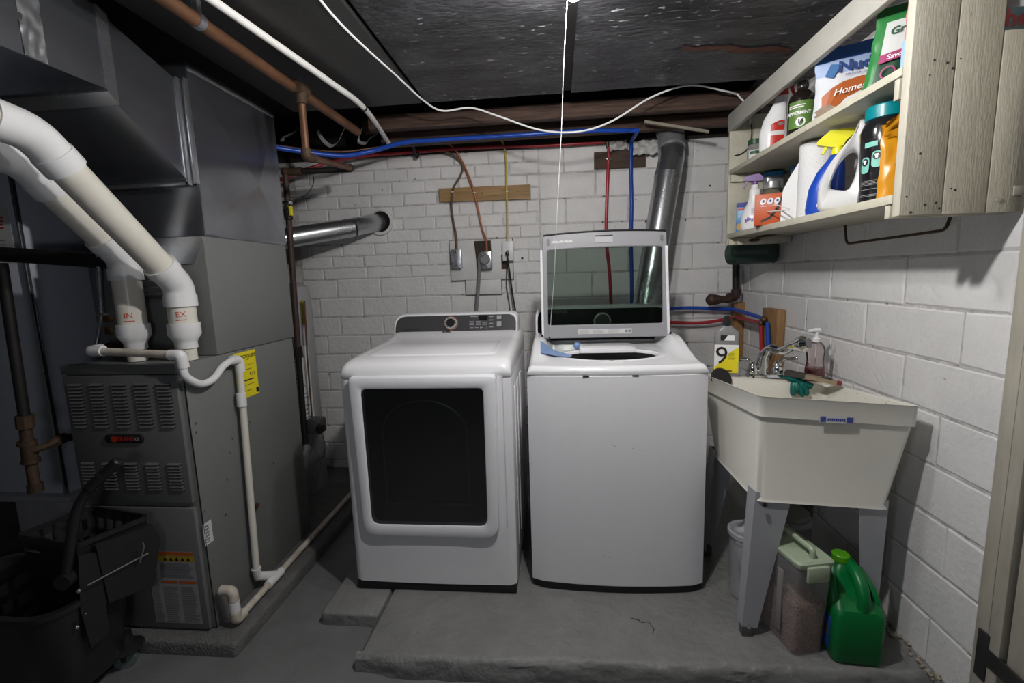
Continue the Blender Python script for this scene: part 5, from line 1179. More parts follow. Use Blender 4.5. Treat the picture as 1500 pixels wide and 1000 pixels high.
# --- middle shelf
t = loc_thing('seasoning_jar', 'small glass jar with dark green lid at the far end of the middle shelf', 'jar', .93, 2.36, ZM, facing(.93, 2.36))
build('jar', MB().lathe((0, 0, 0), [(.030, 0), (.033, .004), (.033, .075), (.028, .085)], 20), mat('jar_glass', (.45, .45, .42), .15, trans=.6), t)
build('lid', MB().lathe((0, 0, .083), [(.033, 0), (.033, .02), (.030, .022)], 20), mat('dark_green_lid', (.02, .08, .03), .4), t, label='dark green lid')
jl = build('jar_label', patch(cylmap((0, 0, 0), .0338, -math.pi / 2 - .9), 0, .06, .008, .055, 8, 1), PAPER, t, smooth=False)
build('label_print', patch(cylmap((0, 0, 0), .0344, -math.pi / 2 - .8), .004, .05, .036, .05, 6, 1), mat('dark_green_ink', (.03, .10, .04), .5), jl, smooth=False)
Y, zt = spot(1150, 112, .925)
t = loc_thing('stain_spray', 'white spray bottle with red label and red trigger on the middle shelf', 'spray bottle', .922, 2.155, ZM, facing(.922, 2.155))
build('bottle', MB().loft([[Vector((cx2 + r * math.cos(a), r * .62 * math.sin(a), z)) for a in [j * math.pi / 12 for j in range(24)]] for cx2, r, z in ((0, .050, 0), (0, .054, .012), (-.002, .053, .08), (.004, .044, .135), (.014, .030, .175), (.022, .024, .205), (.026, .022, .228))]), PW, t)
RED = mat('signal_red', (.50, .03, .02), .35)
build('collar', MB().lathe((.026, 0, .222), [(.023, 0), (.024, .004), (.022, .022), (.017, .026)], 18), RED, t)
hd_ = build('trigger_head', MB().loft([[Vector((q.x, d, q.y)) for q in roundpoly([(-.02, .262), (.060, .250), (.066, .268), (.040, .285), (-.015, .284), (-.026, .274)], .006, 3)] for d in (-.013, .013)]).lathe((.026, 0, .245), [(.013, 0), (.013, .02)], 12), PW, t)
build('trigger', MB().loft([[Vector((q.x, d, q.y)) for q in roundpoly([(.050, .256), (.066, .256), (.074, .215), (.066, .213)], .003, 2)] for d in (-.007, .007)]), RED, hd_, label='red trigger')
f_ = lambda u, v: Vector((u, -.0335 + 6.0 * u * u, v))
for v0, v1, m_ in ((.010, .060, RED), (.060, .078, PAPER), (.078, .105, RED)):
    build('label_band', patch(f_, -.012, .038, v0, v1, 8, 1), m_, t, smooth=False)
b = MB(); b.add([f_(-.012 + .05 * (k / 8), .105 + .014 * math.sin(math.pi * k / 16)) + Vector((0, -.0004, 0)) for k in range(9)] + [f_(.038, .105)], [tuple(range(10))]); build('label_dome', b, RED, t, smooth=False)
b = MB(); b.add([f_(.024 + .011 * math.cos(k * math.pi / 6), .104 + .006 * math.sin(k * math.pi / 6)) + Vector((0, -.0012, 0)) for k in range(12)], [tuple(range(12))]); build('logo_oval', b, GINK, t, smooth=False)
build('orange_line', patch(lambda u, v: f_(u, v) + Vector((0, -.0006, 0)), -.010, .036, .018, .022, 4, 1), mat('label_orange', (.6, .2, .02), .5), t, smooth=False)
Y, zt = spot(1176, 128, .93)
t = loc_thing('peppermint_bottle', 'dark bottle with a green label marked 16 on the middle shelf', 'bottle', .938, 1.965, ZM, facing(.938, 1.965))
build('bottle', MB().lathe((0, 0, 0), [(.044, 0), (.047, .006), (.047, .135), (.042, .155), (.028, .170), (.018, .176), (.018, .186)], 28), mat('dark_brown_bottle', (.014, .010, .008), .15, coat=.3), t)
build('cap', MB().lathe((0, 0, .183), [(.020, 0), (.021, .004), (.020, .022), (.016, .025)], 18), mat('clear_cap', (.10, .10, .10), .2, trans=.4), t)
gl_ = build('label', patch(cylmap((0, 0, 0), .0478, -math.pi / 2 - 1.0), 0, .096, .030, .128, 16, 1), mat('leaf_green_label', (.10, .20, .04), .45), t, label='green label')
cm = cylmap((0, 0, 0), .0486, -math.pi / 2 - .25)
text('PEPPERMINT', .0165, lambda u, v: cm(u, v + .084), WINK, gl_, bold=.0006)
printlines(cm, -.035, .03, .104, .118, 2, WINK, gl_, fill=.5, nu=6)
b = MB(); b.add([cm(.010 + .0165 * math.cos(k * math.pi / 10), .052 + .0165 * math.sin(k * math.pi / 10)) for k in range(20)], [tuple(range(20))]); build('white_disc', b, WINK, gl_, smooth=False)
cm2 = cylmap((0, 0, 0), .0504, -math.pi / 2 - .25)
text('16', .022, lambda u, v: cm2(u + .010, v + .053), INK, gl_, bold=.0005)
# crumpled clear bag
t = loc_thing('crumpled_bag', 'crumpled clear plastic bag beside the dark bottle on the middle shelf', 'bag', 1.02, 1.965, ZM, facing(1.02, 1.965))
build('bag_film', pouch(.085, .135, .03, ripple=.014, seed=11), mat('grey_film', (.30, .30, .30), .2, trans=.35), t, ang=1.5)
# white / blue treat bag
t = loc_thing('dog_treat_bag', 'white and blue treat bag with orange panel on the middle shelf', 'bag', .985, 1.735, ZM, facing(.985, 1.735, .08))
BW, BH = .225, .235
pb_ = pouch(BW, BH, .035, ripple=.004, nu=26, nv=26, seed=6)
pb_.m = [0 if pb_.v[f[0]].z < BH * .60 and pb_.v[f[0]].z > 0 else (2 if pb_.v[f[0]].z > BH * .80 else 1) for f in pb_.f]
build('bag_body', pb_, [mat('bag_white', (.62, .64, .68), .3), mat('bag_pale_blue', (.36, .46, .66), .3), mat('bag_blue', (.05, .14, .42), .3)], t, ang=1.2)
f_ = lambda u, v: Vector((u, -.041 * max(.05, math.sin(math.pi * (u / BW + .5))) ** .5 * (1 - (v / BH) ** 3) * (.55 + .45 * (1 - v / BH)) ** .7 - .0045, v))
og = build('orange_panel', MB().add([f_(x, z) for x, z in ((-.085, .002), (.095, .002), (.095, .10), (.06, .115), (.02, .120), (-.03, .112), (-.06, .098), (-.088, .075))], [tuple(range(8))]), mat('bag_orange', (.40, .10, .02), .35), t, smooth=False)
og.data.polygons[0].use_smooth = False
bm_ = bmesh.new(); bm_.from_mesh(og.data); bmesh.ops.triangulate(bm_, faces=bm_.faces[:]); bm_.to_mesh(og.data); bm_.free()
g_ = lambda u, v: f_(u, v) + Vector((0, -.0022, 0))
NAVY = mat('navy_ink', (.03, .06, .20), .4)
text('Nudges', .052, lambda u, v: g_(u + .034, v + .160), NAVY, t, bold=.0016)
text('NATURAL DOG TREATS', .0105, lambda u, v: g_(u + .032, v + .132), NAVY, t)
h_ = lambda u, v: f_(u, v) + Vector((0, -.006, 0))
def shear(fn, k=.25): return lambda u, v: fn(u + k * v, v)
text('Homestyle', .030, lambda u, v: h_(u + .012 + .25 * v, v + .085 + .12 * u), WINK, t, bold=.0003)
b = MB(); b.add([g_(x, z) for x, z in ((-.082, .140), (-.066, .178), (-.036, .170), (-.058, .130))], [(0, 1, 2, 3)]); build('blue_diamond', b, mat('bag_logo_blue', (.06, .16, .36), .4), t, smooth=False)
b = MB(); pl = [(-.075 + .03 * math.cos(k * math.pi / 8) * (1 + .2 * math.sin(3 * k)), .022 + .022 * math.sin(k * math.pi / 8)) for k in range(16)]
b.add([h_(x, z) for x, z in pl], [tuple(range(16))]); build('fur_print', b, mat('tan_fur_print', (.30, .21, .14), .6, var=.4, vscale=60), t, smooth=False)
# green treat bag
t = loc_thing('green_treat_bag', 'green and white treat bag leaning at the near end of the middle shelf', 'bag', .945, 1.468, ZM, facing(.945, 1.468, .05))
GB = mat('bag_green', (.03, .19, .05), .3); GD = mat('bag_dark_green', (.012, .05, .025), .3)
pb_ = pouch(.155, .215, .028, ripple=.003, nu=22, nv=24, seed=8); sh_ = Matrix.Shear('XY', 4, (.12, 0)) if False else None
for v in pb_.v: v.x += (v.z) * .12
pb_.m = [1 if pb_.v[f[0]].z < .085 and pb_.v[f[0]].x - pb_.v[f[0]].z * .12 > -.058 else 0 for f in pb_.f]
build('bag_body', pb_, [GB, GD], t, ang=1.2)
f_ = lambda u, v: Vector((u + v * .12, -.030 * max(.05, math.sin(math.pi * (u / .155 + .5))) ** .5 * (1 - (v / .215) ** 3) * (.55 + .45 * (1 - v / .215)) ** .7 - .006, v))
b = patch(f_, -.05, .072, .078, .170, 8, 6); build('white_panel', b, mat('bag_cream', (.55, .57, .56), .35), t, smooth=False)
g_ = lambda u, v: f_(u, v) + Vector((0, -.0022, 0))
text('Greenies', .028, lambda u, v: g_(u + .014, v + .145 + .1 * u), mat('bag_ink_green', (.03, .09, .05), .5), t, bold=.001)
build('pink_band', patch(lambda u, v: g_(u, v + .10 * u), -.052, .072, .066, .088, 8, 1), mat('magenta_band', (.30, .03, .12), .4), t, smooth=False)
text('Savory Bites', .018, lambda u, v: g_(u + .010, v + .077 + .1 * u) + Vector((0, -.0016, 0)), WINK, t, bold=.0003)
b = MB()
b.add([g_(.036 + .016 * math.cos(k * math.pi / 6), .112 + .013 * math.sin(k * math.pi / 6)) for k in range(12)], [tuple(range(12))]); build('green_sprig', b, mat('sprig_green', (.06, .15, .03), .5), t, smooth=False)
for (cx2, cz2, r) in ((-.026, .033, .017), (.026, .045, .010)):
    b = MB(); 
    b.loft([[g_(cx2 + r * k_ * math.cos(a), cz2 + r * k_ * math.sin(a)) for a in [j * math.pi / 10 for j in range(20)]] for k_ in (1.0, .8)], True, False, False)
    build('ring_icon', b, mat('magenta_print', (.34, .05, .16), .5), t, smooth=False, fixn=False)
t = loc_thing('pink_bag', 'pink plastic bag on top beside the green treat bag', 'bag', .960, 1.395, ZM, facing(.960, 1.395))
build('bag_film', pouch(.085, .27, .018, ripple=.010, seed=21), mat('pink_film', (.50, .20, .20), .3), t, ang=1.4)
t = loc_thing('pale_blue_carton', 'narrow pale blue carton at the near end of the middle shelf', 'carton', .900, 1.362, ZM)
build('carton', MB().rbox(-.012, .03, -.008, .008, 0, .075, .002), mat('pale_blue_card', (.30, .45, .58), .5), t)
build('carton_flap', MB().rbox(-.012, .03, -.009, -.0075, .055, .072, .001), PAPER, t)

# ================================================================== UTILITY SINK
ZS = -.462
rim = [(.632, 1.50), (1.115, 1.50), (1.115, 2.085), (.632, 2.085)]          # outer rim corners
def zr(x, y): return -.402 - .075 * (x - .63) - .088 * (y - 1.5)
def zbt(x, y): return -.773 - .055 * (x - .65) - .05 * (y - 1.53)
def inset_quad(q, i, sh=(0, 0)):
    cx2 = sum(p[0] for p in q) / 4; cy2 = sum(p[1] for p in q) / 4
    return [(p[0] - math.copysign(i, p[0] - cx2) + sh[0], p[1] - math.copysign(i, p[1] - cy2) + sh[1]) for p in q]
def ringq(q, dz, r=.03, zf=None): zf = zf or zr; return [Vector((v.x, v.y, zf(v.x, v.y) + dz)) for v in roundpoly(q, r, 5)]
sk = thing('utility_sink', 'cream plastic laundry sink on grey metal legs beside the washer', 'sink', (.9, 1.78, PADZ))
ZBOT = -.79
bot = [(.650, 1.532), (1.074, 1.532), (1.074, 2.02), (.665, 2.02)]
wall_ = inset_quad(rim, .010)
build('basin', MB().loft([ringq(bot, 0, .03, zbt), ringq(inset_quad(bot, -.005), .012, .03, zbt), ringq(wall_, -.072, .022), ringq(wall_, -.06, .022)], True, True, False), SINKM, sk)
build('rim_band', MB().loft([ringq(inset_quad(rim, .010), -.070, .022), ringq(inset_quad(rim, .003), -.067, .022), ringq(inset_quad(rim, -.002), -.004, .022), ringq(rim, 0, .022), ringq(inset_quad(rim, .006), 0, .022), ringq(inset_quad(rim, .009), -.006, .022)], True, False, False), SINKM, sk)
inn = [(.643, 1.512), (1.104, 1.512), (1.104, 1.985), (.645, 1.985)]
build('bowl', MB().loft([ringq(inset_quad(rim, .008), -.004, .02), ringq(inn, -.006, .02), ringq(inset_quad(inn, .012), -.05, .03), ringq(inset_quad(inn, .045), .03, .05, zbt)], True, False, True), SINKD, sk)
build('faucet_ledge', MB().loft([[Vector((v.x, v.y, zr(v.x, v.y) + dz)) for v in roundpoly([(.642, 1.985), (1.106, 1.985), (1.106, 2.078), (.642, 2.078)], .008, 3)] for dz in (-.03, .002)]), SINKD, sk)
a, c = PY(1199, 617, 1.50), PY(1246, 630, 1.50); nrm = Vector((0, -1, 0))
f_ = flat((a.x, 1.4975, c.z + .026), (1, 0, -.05), (0, 0, 1))
slb = build('maker_label', patch(f_, 0, .105, 0, .024), PAPER, sk, smooth=False, label='white sticker with blue print')
g_ = lambda u, v: f_(u, v) + nrm * .0012
b = MB(); patch(g_, .003, .020, .003, .021, 1, 1, b); patch(g_, .082, .101, .003, .021, 1, 1, b)
for k in range(9): patch(g_, .025 + k * .006, .0295 + k * .006, .006 + (k % 2) * .003, .016, 1, 1, b)
build('label_print', b, mat('blue_ink_print', (.06, .08, .32), .5), slb, smooth=False)
# legs: folded sheet-metal, tapering
def leg(xt, yt, xb, yb, sx, sy, lab=None, wt=.118, wb_=.052):
    b = MB(); t_ = .004
    for (w1, w2, dirx) in ((wt, wb_, True), (wt * .55, wb_ * .9, False)):
        if dirx:
            q0 = [(xt, yt), (xt + sx * w1, yt), (xt + sx * w1, yt + t_), (xt, yt + t_)]; q1 = [(xb, yb), (xb + sx * w2, yb), (xb + sx * w2, yb + t_), (xb, yb + t_)]
        else:
            q0 = [(xt, yt), (xt, yt + sy * w1), (xt + sx * t_, yt + sy * w1), (xt + sx * t_, yt)]; q1 = [(xb, yb), (xb, yb + sy * w2), (xb + sx * t_, yb + sy * w2), (xb + sx * t_, yb)]
        b.loft([[(x, y, zbt(x, y) + .03) for x, y in q0], [(x, y, PADZ + .03) for x, y in q1]])
    o = build('leg', b, LEGM, sk, smooth=False)
    build('leg_foot', MB().loft([[(xb + sx * (.018 + k * .018) , yb + sy * (.012 + j * .014), z) for k, j in ((-1, -1), (1, -1), (1, 1), (-1, 1))] for z in (PADZ, PADZ + .034)]), mat('scuffed_steel', (.18, .18, .18), .5, .5, var=.5, vscale=30), o)
    build('leg_bolt', MB().cyl((xb + sx * .02, yb - .004, PADZ + .04), (xb + sx * .02, yb - .010, PADZ + .04), .007, n=10), CHROME, o)
leg(.652, 1.540, .632, 1.556, 1, 1)
leg(1.070, 1.540, 1.076, 1.560, -1, 1, wt=.092, wb_=.045)
leg(.655, 2.03, .645, 2.06, 1, -1)
leg(1.080, 2.03, 1.090, 2.06, -1, -1)
build('mount_bracket', MB().rbox(.668, .680, 1.519, 1.527, -.786, -.772, .002), INK, sk)
build('drain_tail', MB().cyl((1.02, 1.97, ZBOT + .01), (1.02, 1.97, ZBOT - .12), .022, n=16), mat('grey_drain', (.12, .12, .12), .4), sk)
build('drain_trap', MB().tube(bends([(1.02, 1.97, ZBOT - .10), (1.02, 1.97, ZBOT - .22), (1.02, 2.09, ZBOT - .22), (1.02, 2.09, ZBOT - .08), (1.02, 2.4, ZBOT - .08), (1.02, 3.09, ZBOT - .1)], .05), .022, 14), MATS['grey_drain'], sk)
# faucet
fc_ = thing('faucet', 'chrome two-handle faucet with spray head at the back of the sink', 'faucet', (.84, 2.03, ZS))
xb0 = PZ(1090, 553, ZS).x; bx0, bx1 = PY(1093, 550, 2.03).x, PY(1149, 550, 2.03).x
build('base_plate', MB().loft([[Vector((v.x, v.y, z)) for v in roundpoly([(bx0 + i, 2.005 + i), (bx1 - i, 2.005 + i), (bx1 - i, 2.062 - i), (bx0 + i, 2.062 - i)], .025, 5)] for z, i in ((ZS + .002, 0), (ZS + .012, .001), (ZS + .018, .006))]), CHROME, fc_)
for sx, (tx, ty) in ((bx0 + .028, (-.065, .020)), (bx1 - .028, (.072, -.012))):
    h = build('handle', MB().lathe((sx, 2.034, ZS + .016), [(.022, 0), (.024, .008), (.022, .020), (.017, .030), (.018, .036), (.013, .046), (.006, .052)], 20), CHROME, fc_, label='chrome tap handle')
    lv = [(sx, 2.034, ZS + .060), (sx + tx * .35, 2.034 + ty * .3, ZS + .078), (sx + tx * .7, 2.034 + ty * .7, ZS + .080), (sx + tx, 2.034 + ty, ZS + .084)]
    build('lever', MB().tube(catmull(lv, 5), [.008] * 5 + [.006] * 5 + [.007] * 5 + [.009], 12), CHROME, h)
cxm = PY(1117, 540, 2.03).x
sp0 = [(cxm, 2.034, ZS + .012), (cxm + .002, 2.034, ZS + .085), (cxm + .022, 2.015, ZS + .125), tuple(PY(1145, 514, 1.96)), tuple(PY(1163, 506, 1.91))]
build('spout', MB().tube(catmull(sp0, 8), [.025 - .007 * min(1, i / 14) for i in range(33)], 18), CHROME, fc_, label='curved chrome spout')
h0, h1 = PY(1163, 506, 1.91), PY(1182, 503, 1.87)
ax = (h1 - h0).normalized()
build('spray_head', MB().tube([h0 - ax * .02, h0, h0 + ax * .025, h0 + ax * .04, h0 + ax * .058], [.016, .020, .032, .034, .022], 22), CHROME, fc_)
build('spray_face', MB().cyl(h0 + ax * .057, h0 + ax * .060, .020, n=18), GINK, fc_)
# bottle with a big 9
t = thing('number_nine_bottle', 'grey bottle with white and yellow label marked 9 on the sink corner', 'bottle', (PY(1057, 553, 2.05).x + .012, 2.040, zr(.65, 2.04) + .003), 0, local=True)
t.rotation_euler = (0, 0, facing(.63, 2.045))
def rr_(w_, d_, z, r=.015): return [Vector((v.x, v.y, z)) for v in roundpoly([(-w_, -d_), (w_, -d_), (w_, d_), (-w_, d_)], r, 4)]
build('bottle', MB().loft([rr_(.046, .024, 0), rr_(.048, .026, .006), rr_(.048, .026, .175), rr_(.044, .024, .188), rr_(.022, .018, .205, .012), rr_(.015, .014, .212, .01)]), mat('clear_grey_plastic', (.30, .30, .30), .15, trans=.3), t)
build('cap', MB().lathe((0, 0, .210), [(.017, 0), (.018, .004), (.017, .026), (.012, .028), (.012, .040), (.008, .042)], 16), BLACK, t, label='black cap')
f_ = lambda u, v: Vector((u, -.0268, v))
lb = build('label', patch(f_, -.047, .047, .012, .132), WINK, t, smooth=False, label='white and yellow label')
b = MB(); b.add([f_(-.047, .012) + Vector((0, -.0006, 0)), f_(.047, .012) + Vector((0, -.0006, 0)), f_(.047, .122) + Vector((0, -.0006, 0)), f_(.02, .105) + Vector((0, -.0006, 0)), f_(-.047, .030) + Vector((0, -.0006, 0))], [(0, 1, 2, 3, 4)]); build('yellow_wedge', b, YEL, lb, smooth=False)
text('9', .105, lambda u, v: Vector((u - .018, -.0282, v + .082)), INK, lb)
printlines(lambda u, v: Vector((u, -.0282, v)), .008, .036, .070, .100, 6, mat('olive_ink', (.35, .30, .02), .5), lb, fill=.4)
printlines(lambda u, v: Vector((u, -.0282, v)), .002, .030, .018, .023, 1, INK, lb, fill=.9)
u_ = build('neck_label', patch(f_, -.024, .030, .150, .172), WINK, t, smooth=False)
b = MB(); b.add([Vector((-.024, -.0276, .150)), Vector((-.010, -.0276, .150)), Vector((.004, -.0276, .172)), Vector((-.024, -.0276, .172))], [(0, 1, 2, 3)]); build('neck_mark', b, INK, u_, smooth=False)
# black round scrubber beside it
t = thing('black_scrubber', 'black rubber disc leaning in the sink corner beside the washer', 'scrubber', (.655, 1.955, ZS))
build('disc', MB().lathe((0, 0, 0), [(.005, -.008), (.040, -.008), (.046, 0), (.040, .008), (.005, .008)], 24).xf(Matrix.Translation((.675, 1.965, ZS + .012)) @ Matrix.Rotation(1.1, 4, 'X') @ Matrix.Rotation(.2, 4, 'Y')), BLACKM, t)
# soap pump
xs_ = PY(1197, 550, 2.03).x
t = thing('soap_dispenser', 'clear pump bottle with red soap standing on the sink ledge', 'soap bottle', (min(xs_, 1.075), 2.03, zr(1.075, 2.03) + .002))
bx_, by_ = min(xs_, 1.075), 2.03
ZS0 = ZS; ZS = zr(bx_, by_)
prof = [(.036, 0), (.040, .006), (.039, .05), (.033, .085), (.035, .11), (.038, .125), (.033, .150), (.020, .165), (.014, .172)]
build('bottle', MB().lathe((bx_, by_, ZS + .002), prof, 26, sx=1.0, sy=.7), glassy('clear_pink_plastic', (.93, .86, .86), gl=.05, rough=.08), t, label='clear bottle')
build('soap', MB().lathe((bx_, by_, ZS + .004), [(.034, 0), (.038, .006), (.0375, .05), (.036, .056)], 26, sx=1.0, sy=.7), mat('red_soap', (.42, .03, .05), .2, trans=.3), t, label='red liquid soap')
build('pump_collar', MB().lathe((bx_, by_, ZS + .170), [(.016, 0), (.017, .012), (.010, .018), (.006, .022), (.006, .048)], 18), PW, t)
build('pump_spout', MB().tube([(bx_ + .012, by_, ZS + .218), (bx_ - .005, by_, ZS + .219), (bx_ - .04, by_ - .01, ZS + .216)], [.009, .009, .005], 12), PW, t)
build('dip_tube', MB().cyl((bx_, by_, ZS + .01), (bx_, by_, ZS + .17), .003, n=8), PW, t)
ZS = ZS0
# brush resting over the ledge
t = thing('paint_brush', 'flat wooden brush lying across the sink ledge behind the glove', 'brush', tuple(PY(1190, 553, 1.96)))
h0, h1 = PY(1150, 549, 2.0), PY(1232, 566, 1.88); hd = (h1 - h0).normalized(); sd_ = hd.cross(Vector((0, 0, 1))).normalized(); upv = sd_.cross(hd)
def bar(p, q, w0, w1, th): return [[p + sd_ * (s1 * w0) + upv * (s2 * th) for s1, s2 in ((-1, -1), (1, -1), (1, 1), (-1, 1))], [q + sd_ * (s1 * w1) + upv * (s2 * th) for s1, s2 in ((-1, -1), (1, -1), (1, 1), (-1, 1))]]
build('bristles', MB().loft(bar(h0 + upv * .012, h0.lerp(h1, .38) + upv * .012, .022, .018, .009)), mat('dark_bristle', (.06, .055, .045), .9, var=.4, vscale=60), t)
build('brush_handle', MB().loft(bar(h0.lerp(h1, .36) + upv * .012, h0.lerp(h1, .93) + upv * .012, .018, .012, .008)), mat('brush_tan', (.30, .23, .15), .5), t)
build('brush_label', MB().loft(bar(h0.lerp(h1, .66) + upv * .021, h0.lerp(h1, .84) + upv * .021, .010, .009, .0008)), INK, t, smooth=False)
build('brush_tip', MB().loft(bar(h0.lerp(h1, .92) + upv * .012, h1 + upv * .012, .012, .008, .008)), mat('dull_red_paint', (.20, .03, .025), .5), t)
# green rubber glove
t = thing('rubber_glove', 'dark green rubber glove draped over the sink ledge', 'glove', tuple(PY(1168, 560, 1.96)))
GG = mat('green_rubber', (.0, .12, .10), .4, var=.25, vscale=30)
c0 = PY(1150, 549, 1.985)
build('cuff', MB().tube(catmull([PY(1148, 550, 2.0), PY(1158, 553, 1.985), PY(1170, 558, 1.975), PY(1190, 566, 1.955)], 6), [.012] * 4 + [.016] * 6 + [.014] * 6 + [.013] * 3, 12), GG, t, ang=1.5)
for k, (e1, e2, e3) in enumerate((((1163, 560), (1162, 572), (1161, 580)), ((1170, 562), (1172, 572), (1177, 581)), ((1166, 560), (1167, 567), (1166, 574)), ((1173, 560), (1180, 572), (1181, 580)))):
    build('finger', MB().tube(catmull([PY(*e1, 1.965), PY(*e2, 1.955), PY(*e3, 1.95)], 6), [.012, .0125, .013, .013, .013, .0128, .0125, .012, .0115, .011, .010, .008, .003], 12), GG, t, ang=1.5)

# pipes and blocks on the wall by the sink
for (px0, px1, pya, pyb, lab, Yb) in ((1075, 1092, 443, 527, 'longer wooden block on the wall left of the faucet', None), (1117, 1139, 452, 530, 'wooden block on the wall right of the faucet spout', None)):
    Yb = 2.98 if px0 < 1100 else 2.72
    if px0 < 1100:
        a, c = PY(px0, pya, 3.06), PY(px1, pyb, 3.06); o = build('wood_block', MB().loft([[(a.x, y, c.z + .04), ((a.x + c.x) / 2 + .02, y, c.z), (c.x, y, c.z + .03), (c.x, y, a.z), (a.x, y, a.z)] for y in (3.055, 3.096)]), BLKWOOD, smooth=False)
    else:
        a, c = PX(px0, pya, WX - .04), PX(px1, pyb, WX - .04)
        o = build('wood_block', MB().rbox(WX - .045, WX - .002, PX(1139, 480, WX - .04).y, PX(1117, 480, WX - .04).y, PX(1128, 545, WX - .04).z, PX(1128, 452, WX - .04).z, .003), BLKWOOD)
    tag(o, lab, 'wood block', 'wood blocks by the sink')
xk = WX - .065
bl_ = thing('blue_sink_pipe', 'blue plastic pipe running along the wall to the sink faucet', 'pipe', tuple(PY(1000, 452, 3.04)))
k1 = PY(1075, 453, 3.03); k2 = PX(1118, 466, xk); k3 = PX(1124, 472, xk); k4 = PX(1126, 520, xk)
build('wall_run', MB().tube(catmull([PY(960, 453, 3.04), PY(1010, 451, 3.04), k1], 5), .0115, 12), BLUEP, bl_)
build('side_run', MB().tube([k1, k2], .0115, 12), BLUEP, bl_)
build('down_run', MB().tube([k3, k4], .0115, 12), BLUEP, bl_)
build('elbow', MB().sphere(k2 + Vector((0, -.01, -.005)), .018, 12), BRASS, bl_)
rl_ = thing('red_sink_pipe', 'red plastic pipe running along the wall to the sink faucet', 'pipe', tuple(PY(1000, 474, 3.04)))
k1 = PY(1075, 464, 3.03); k2 = PX(1115, 473, xk); k4 = PX(1116, 520, xk)
build('wall_run', MB().tube(catmull([PY(960, 471, 3.04), PY(1020, 473, 3.04), PY(1055, 469, 3.035), k1], 5), .0105, 12), REDP, rl_)
build('side_run', MB().tube([k1 + Vector((.01, -.02, 0)), k2], .0105, 12), REDP, rl_)
build('down_run', MB().tube([k2 + Vector((0, 0, -.01)), k4], .0105, 12), REDP, rl_)
build('elbow', MB().sphere(k2, .017, 12), BRASS, rl_); build('elbow', MB().sphere(k1, .017, 12), BRASS, rl_)
vk = thing('corner_valve', 'black vertical pipe with rusty elbow and wooden stopper in the wall corner', 'pipe', tuple(PY(1080, 430, 3.0)))
v0, v1 = PY(1077, 380, 3.02), PY(1078, 428, 3.02)
build('pipe', MB().cyl(v0 + Vector((0, 0, .1)), v1, .021, n=16), IRON, vk)
build('elbow', MB().tube(bends([v1 + Vector((0, 0, .02)), v1 + Vector((0, 0, -.03)), v1 + Vector((-.05, -.01, -.03))], .03), .028, 14), mat('dark_rust', (.06, .035, .03), .7, .2, var=.4, vscale=25), vk)
w0 = PY(1068, 438, 2.99); w1 = PY(1040, 439, 2.95)
build('stopper', MB().tube([w0, w0.lerp(w1, .35), w0.lerp(w1, .7), w1, w1 + (w1 - w0) * .12], [.024, .020, .032, .036, .022], 16), mat('brown_stopper', (.07, .04, .025), .6, var=.4, vscale=20), vk, label='brown wooden stopper')
# green canister under the cabinet end
cn_ = thing('green_canister', 'dark green cylinder tucked under the far end of the wall shelf', 'canister', tuple(PY(1100, 385, 2.75)))
e0, e1 = PY(1072, 372, 2.86), PY(1141, 371, 2.60)
e1 = Vector((WX - .03, 2.62, e0.z)); e0 = Vector((PY(1070, 372, 2.80).x, 2.80, e0.z))
build('tank', MB().tube([e0 + (e0 - e1).normalized() * .012, e0, e1, e1 + (e1 - e0).normalized() * .012], [.04, .062, .062, .04], 24), mat('dark_green_paint', (.035, .06, .05), .35), cn_)
build('band', MB().cyl(e0.lerp(e1, .16), e0.lerp(e1, .20), .064, n=24), mat('green_band', (.01, .05, .025), .4), cn_)

# ================================================================== UNDER THE SINK
CLR = mat('clear_bin_plastic', (.55, .56, .60), .25, alpha=.38)
def bin_round(name, label, px, py, r, h_, lidm=None):
    p = PZ(px, py, PADZ); 
    t = thing(name, label, 'container', (p.x, p.y, PADZ + .001))
    c_ = (p.x, p.y, PADZ + .004)
    build('bin', MB().lathe(c_, [(r * .90, 0), (r * .93, .004), (r, h_ - .02), (r, h_)], 30), CLR, t)
    build('rim', MB().lathe((c_[0], c_[1], c_[2] + h_ - .022), [(r, 0), (r + .007, .002), (r + .007, .018), (r, .022), (r - .004, .012)], 30, caps=False), mat('frosted_rim', (.55, .55, .58), .3, trans=.4), t)
    return t, c_
t, c_ = bin_round('round_bin', 'clear round plastic bin behind the front left sink leg', 1094, 868, .072, .27)
build('crumpled_film', pouch(.10, .10, .03, ripple=.02, seed=31).xf(Matrix.Translation((c_[0], c_[1], c_[2] + .20))), mat('silvery_film', (.5, .5, .5), .25, trans=.2), t, ang=1.5)
t, c_ = bin_round('food_canister', 'clear canister with domed cap standing behind the pellet container', 1150, 855, .075, .30)
build('canister_cap', MB().lathe((c_[0], c_[1], c_[2] + .30), [(.07, 0), (.072, .02), (.05, .028), (.03, .05)], 26), mat('frosted_cap', (.42, .44, .38), .3, trans=.3), t)
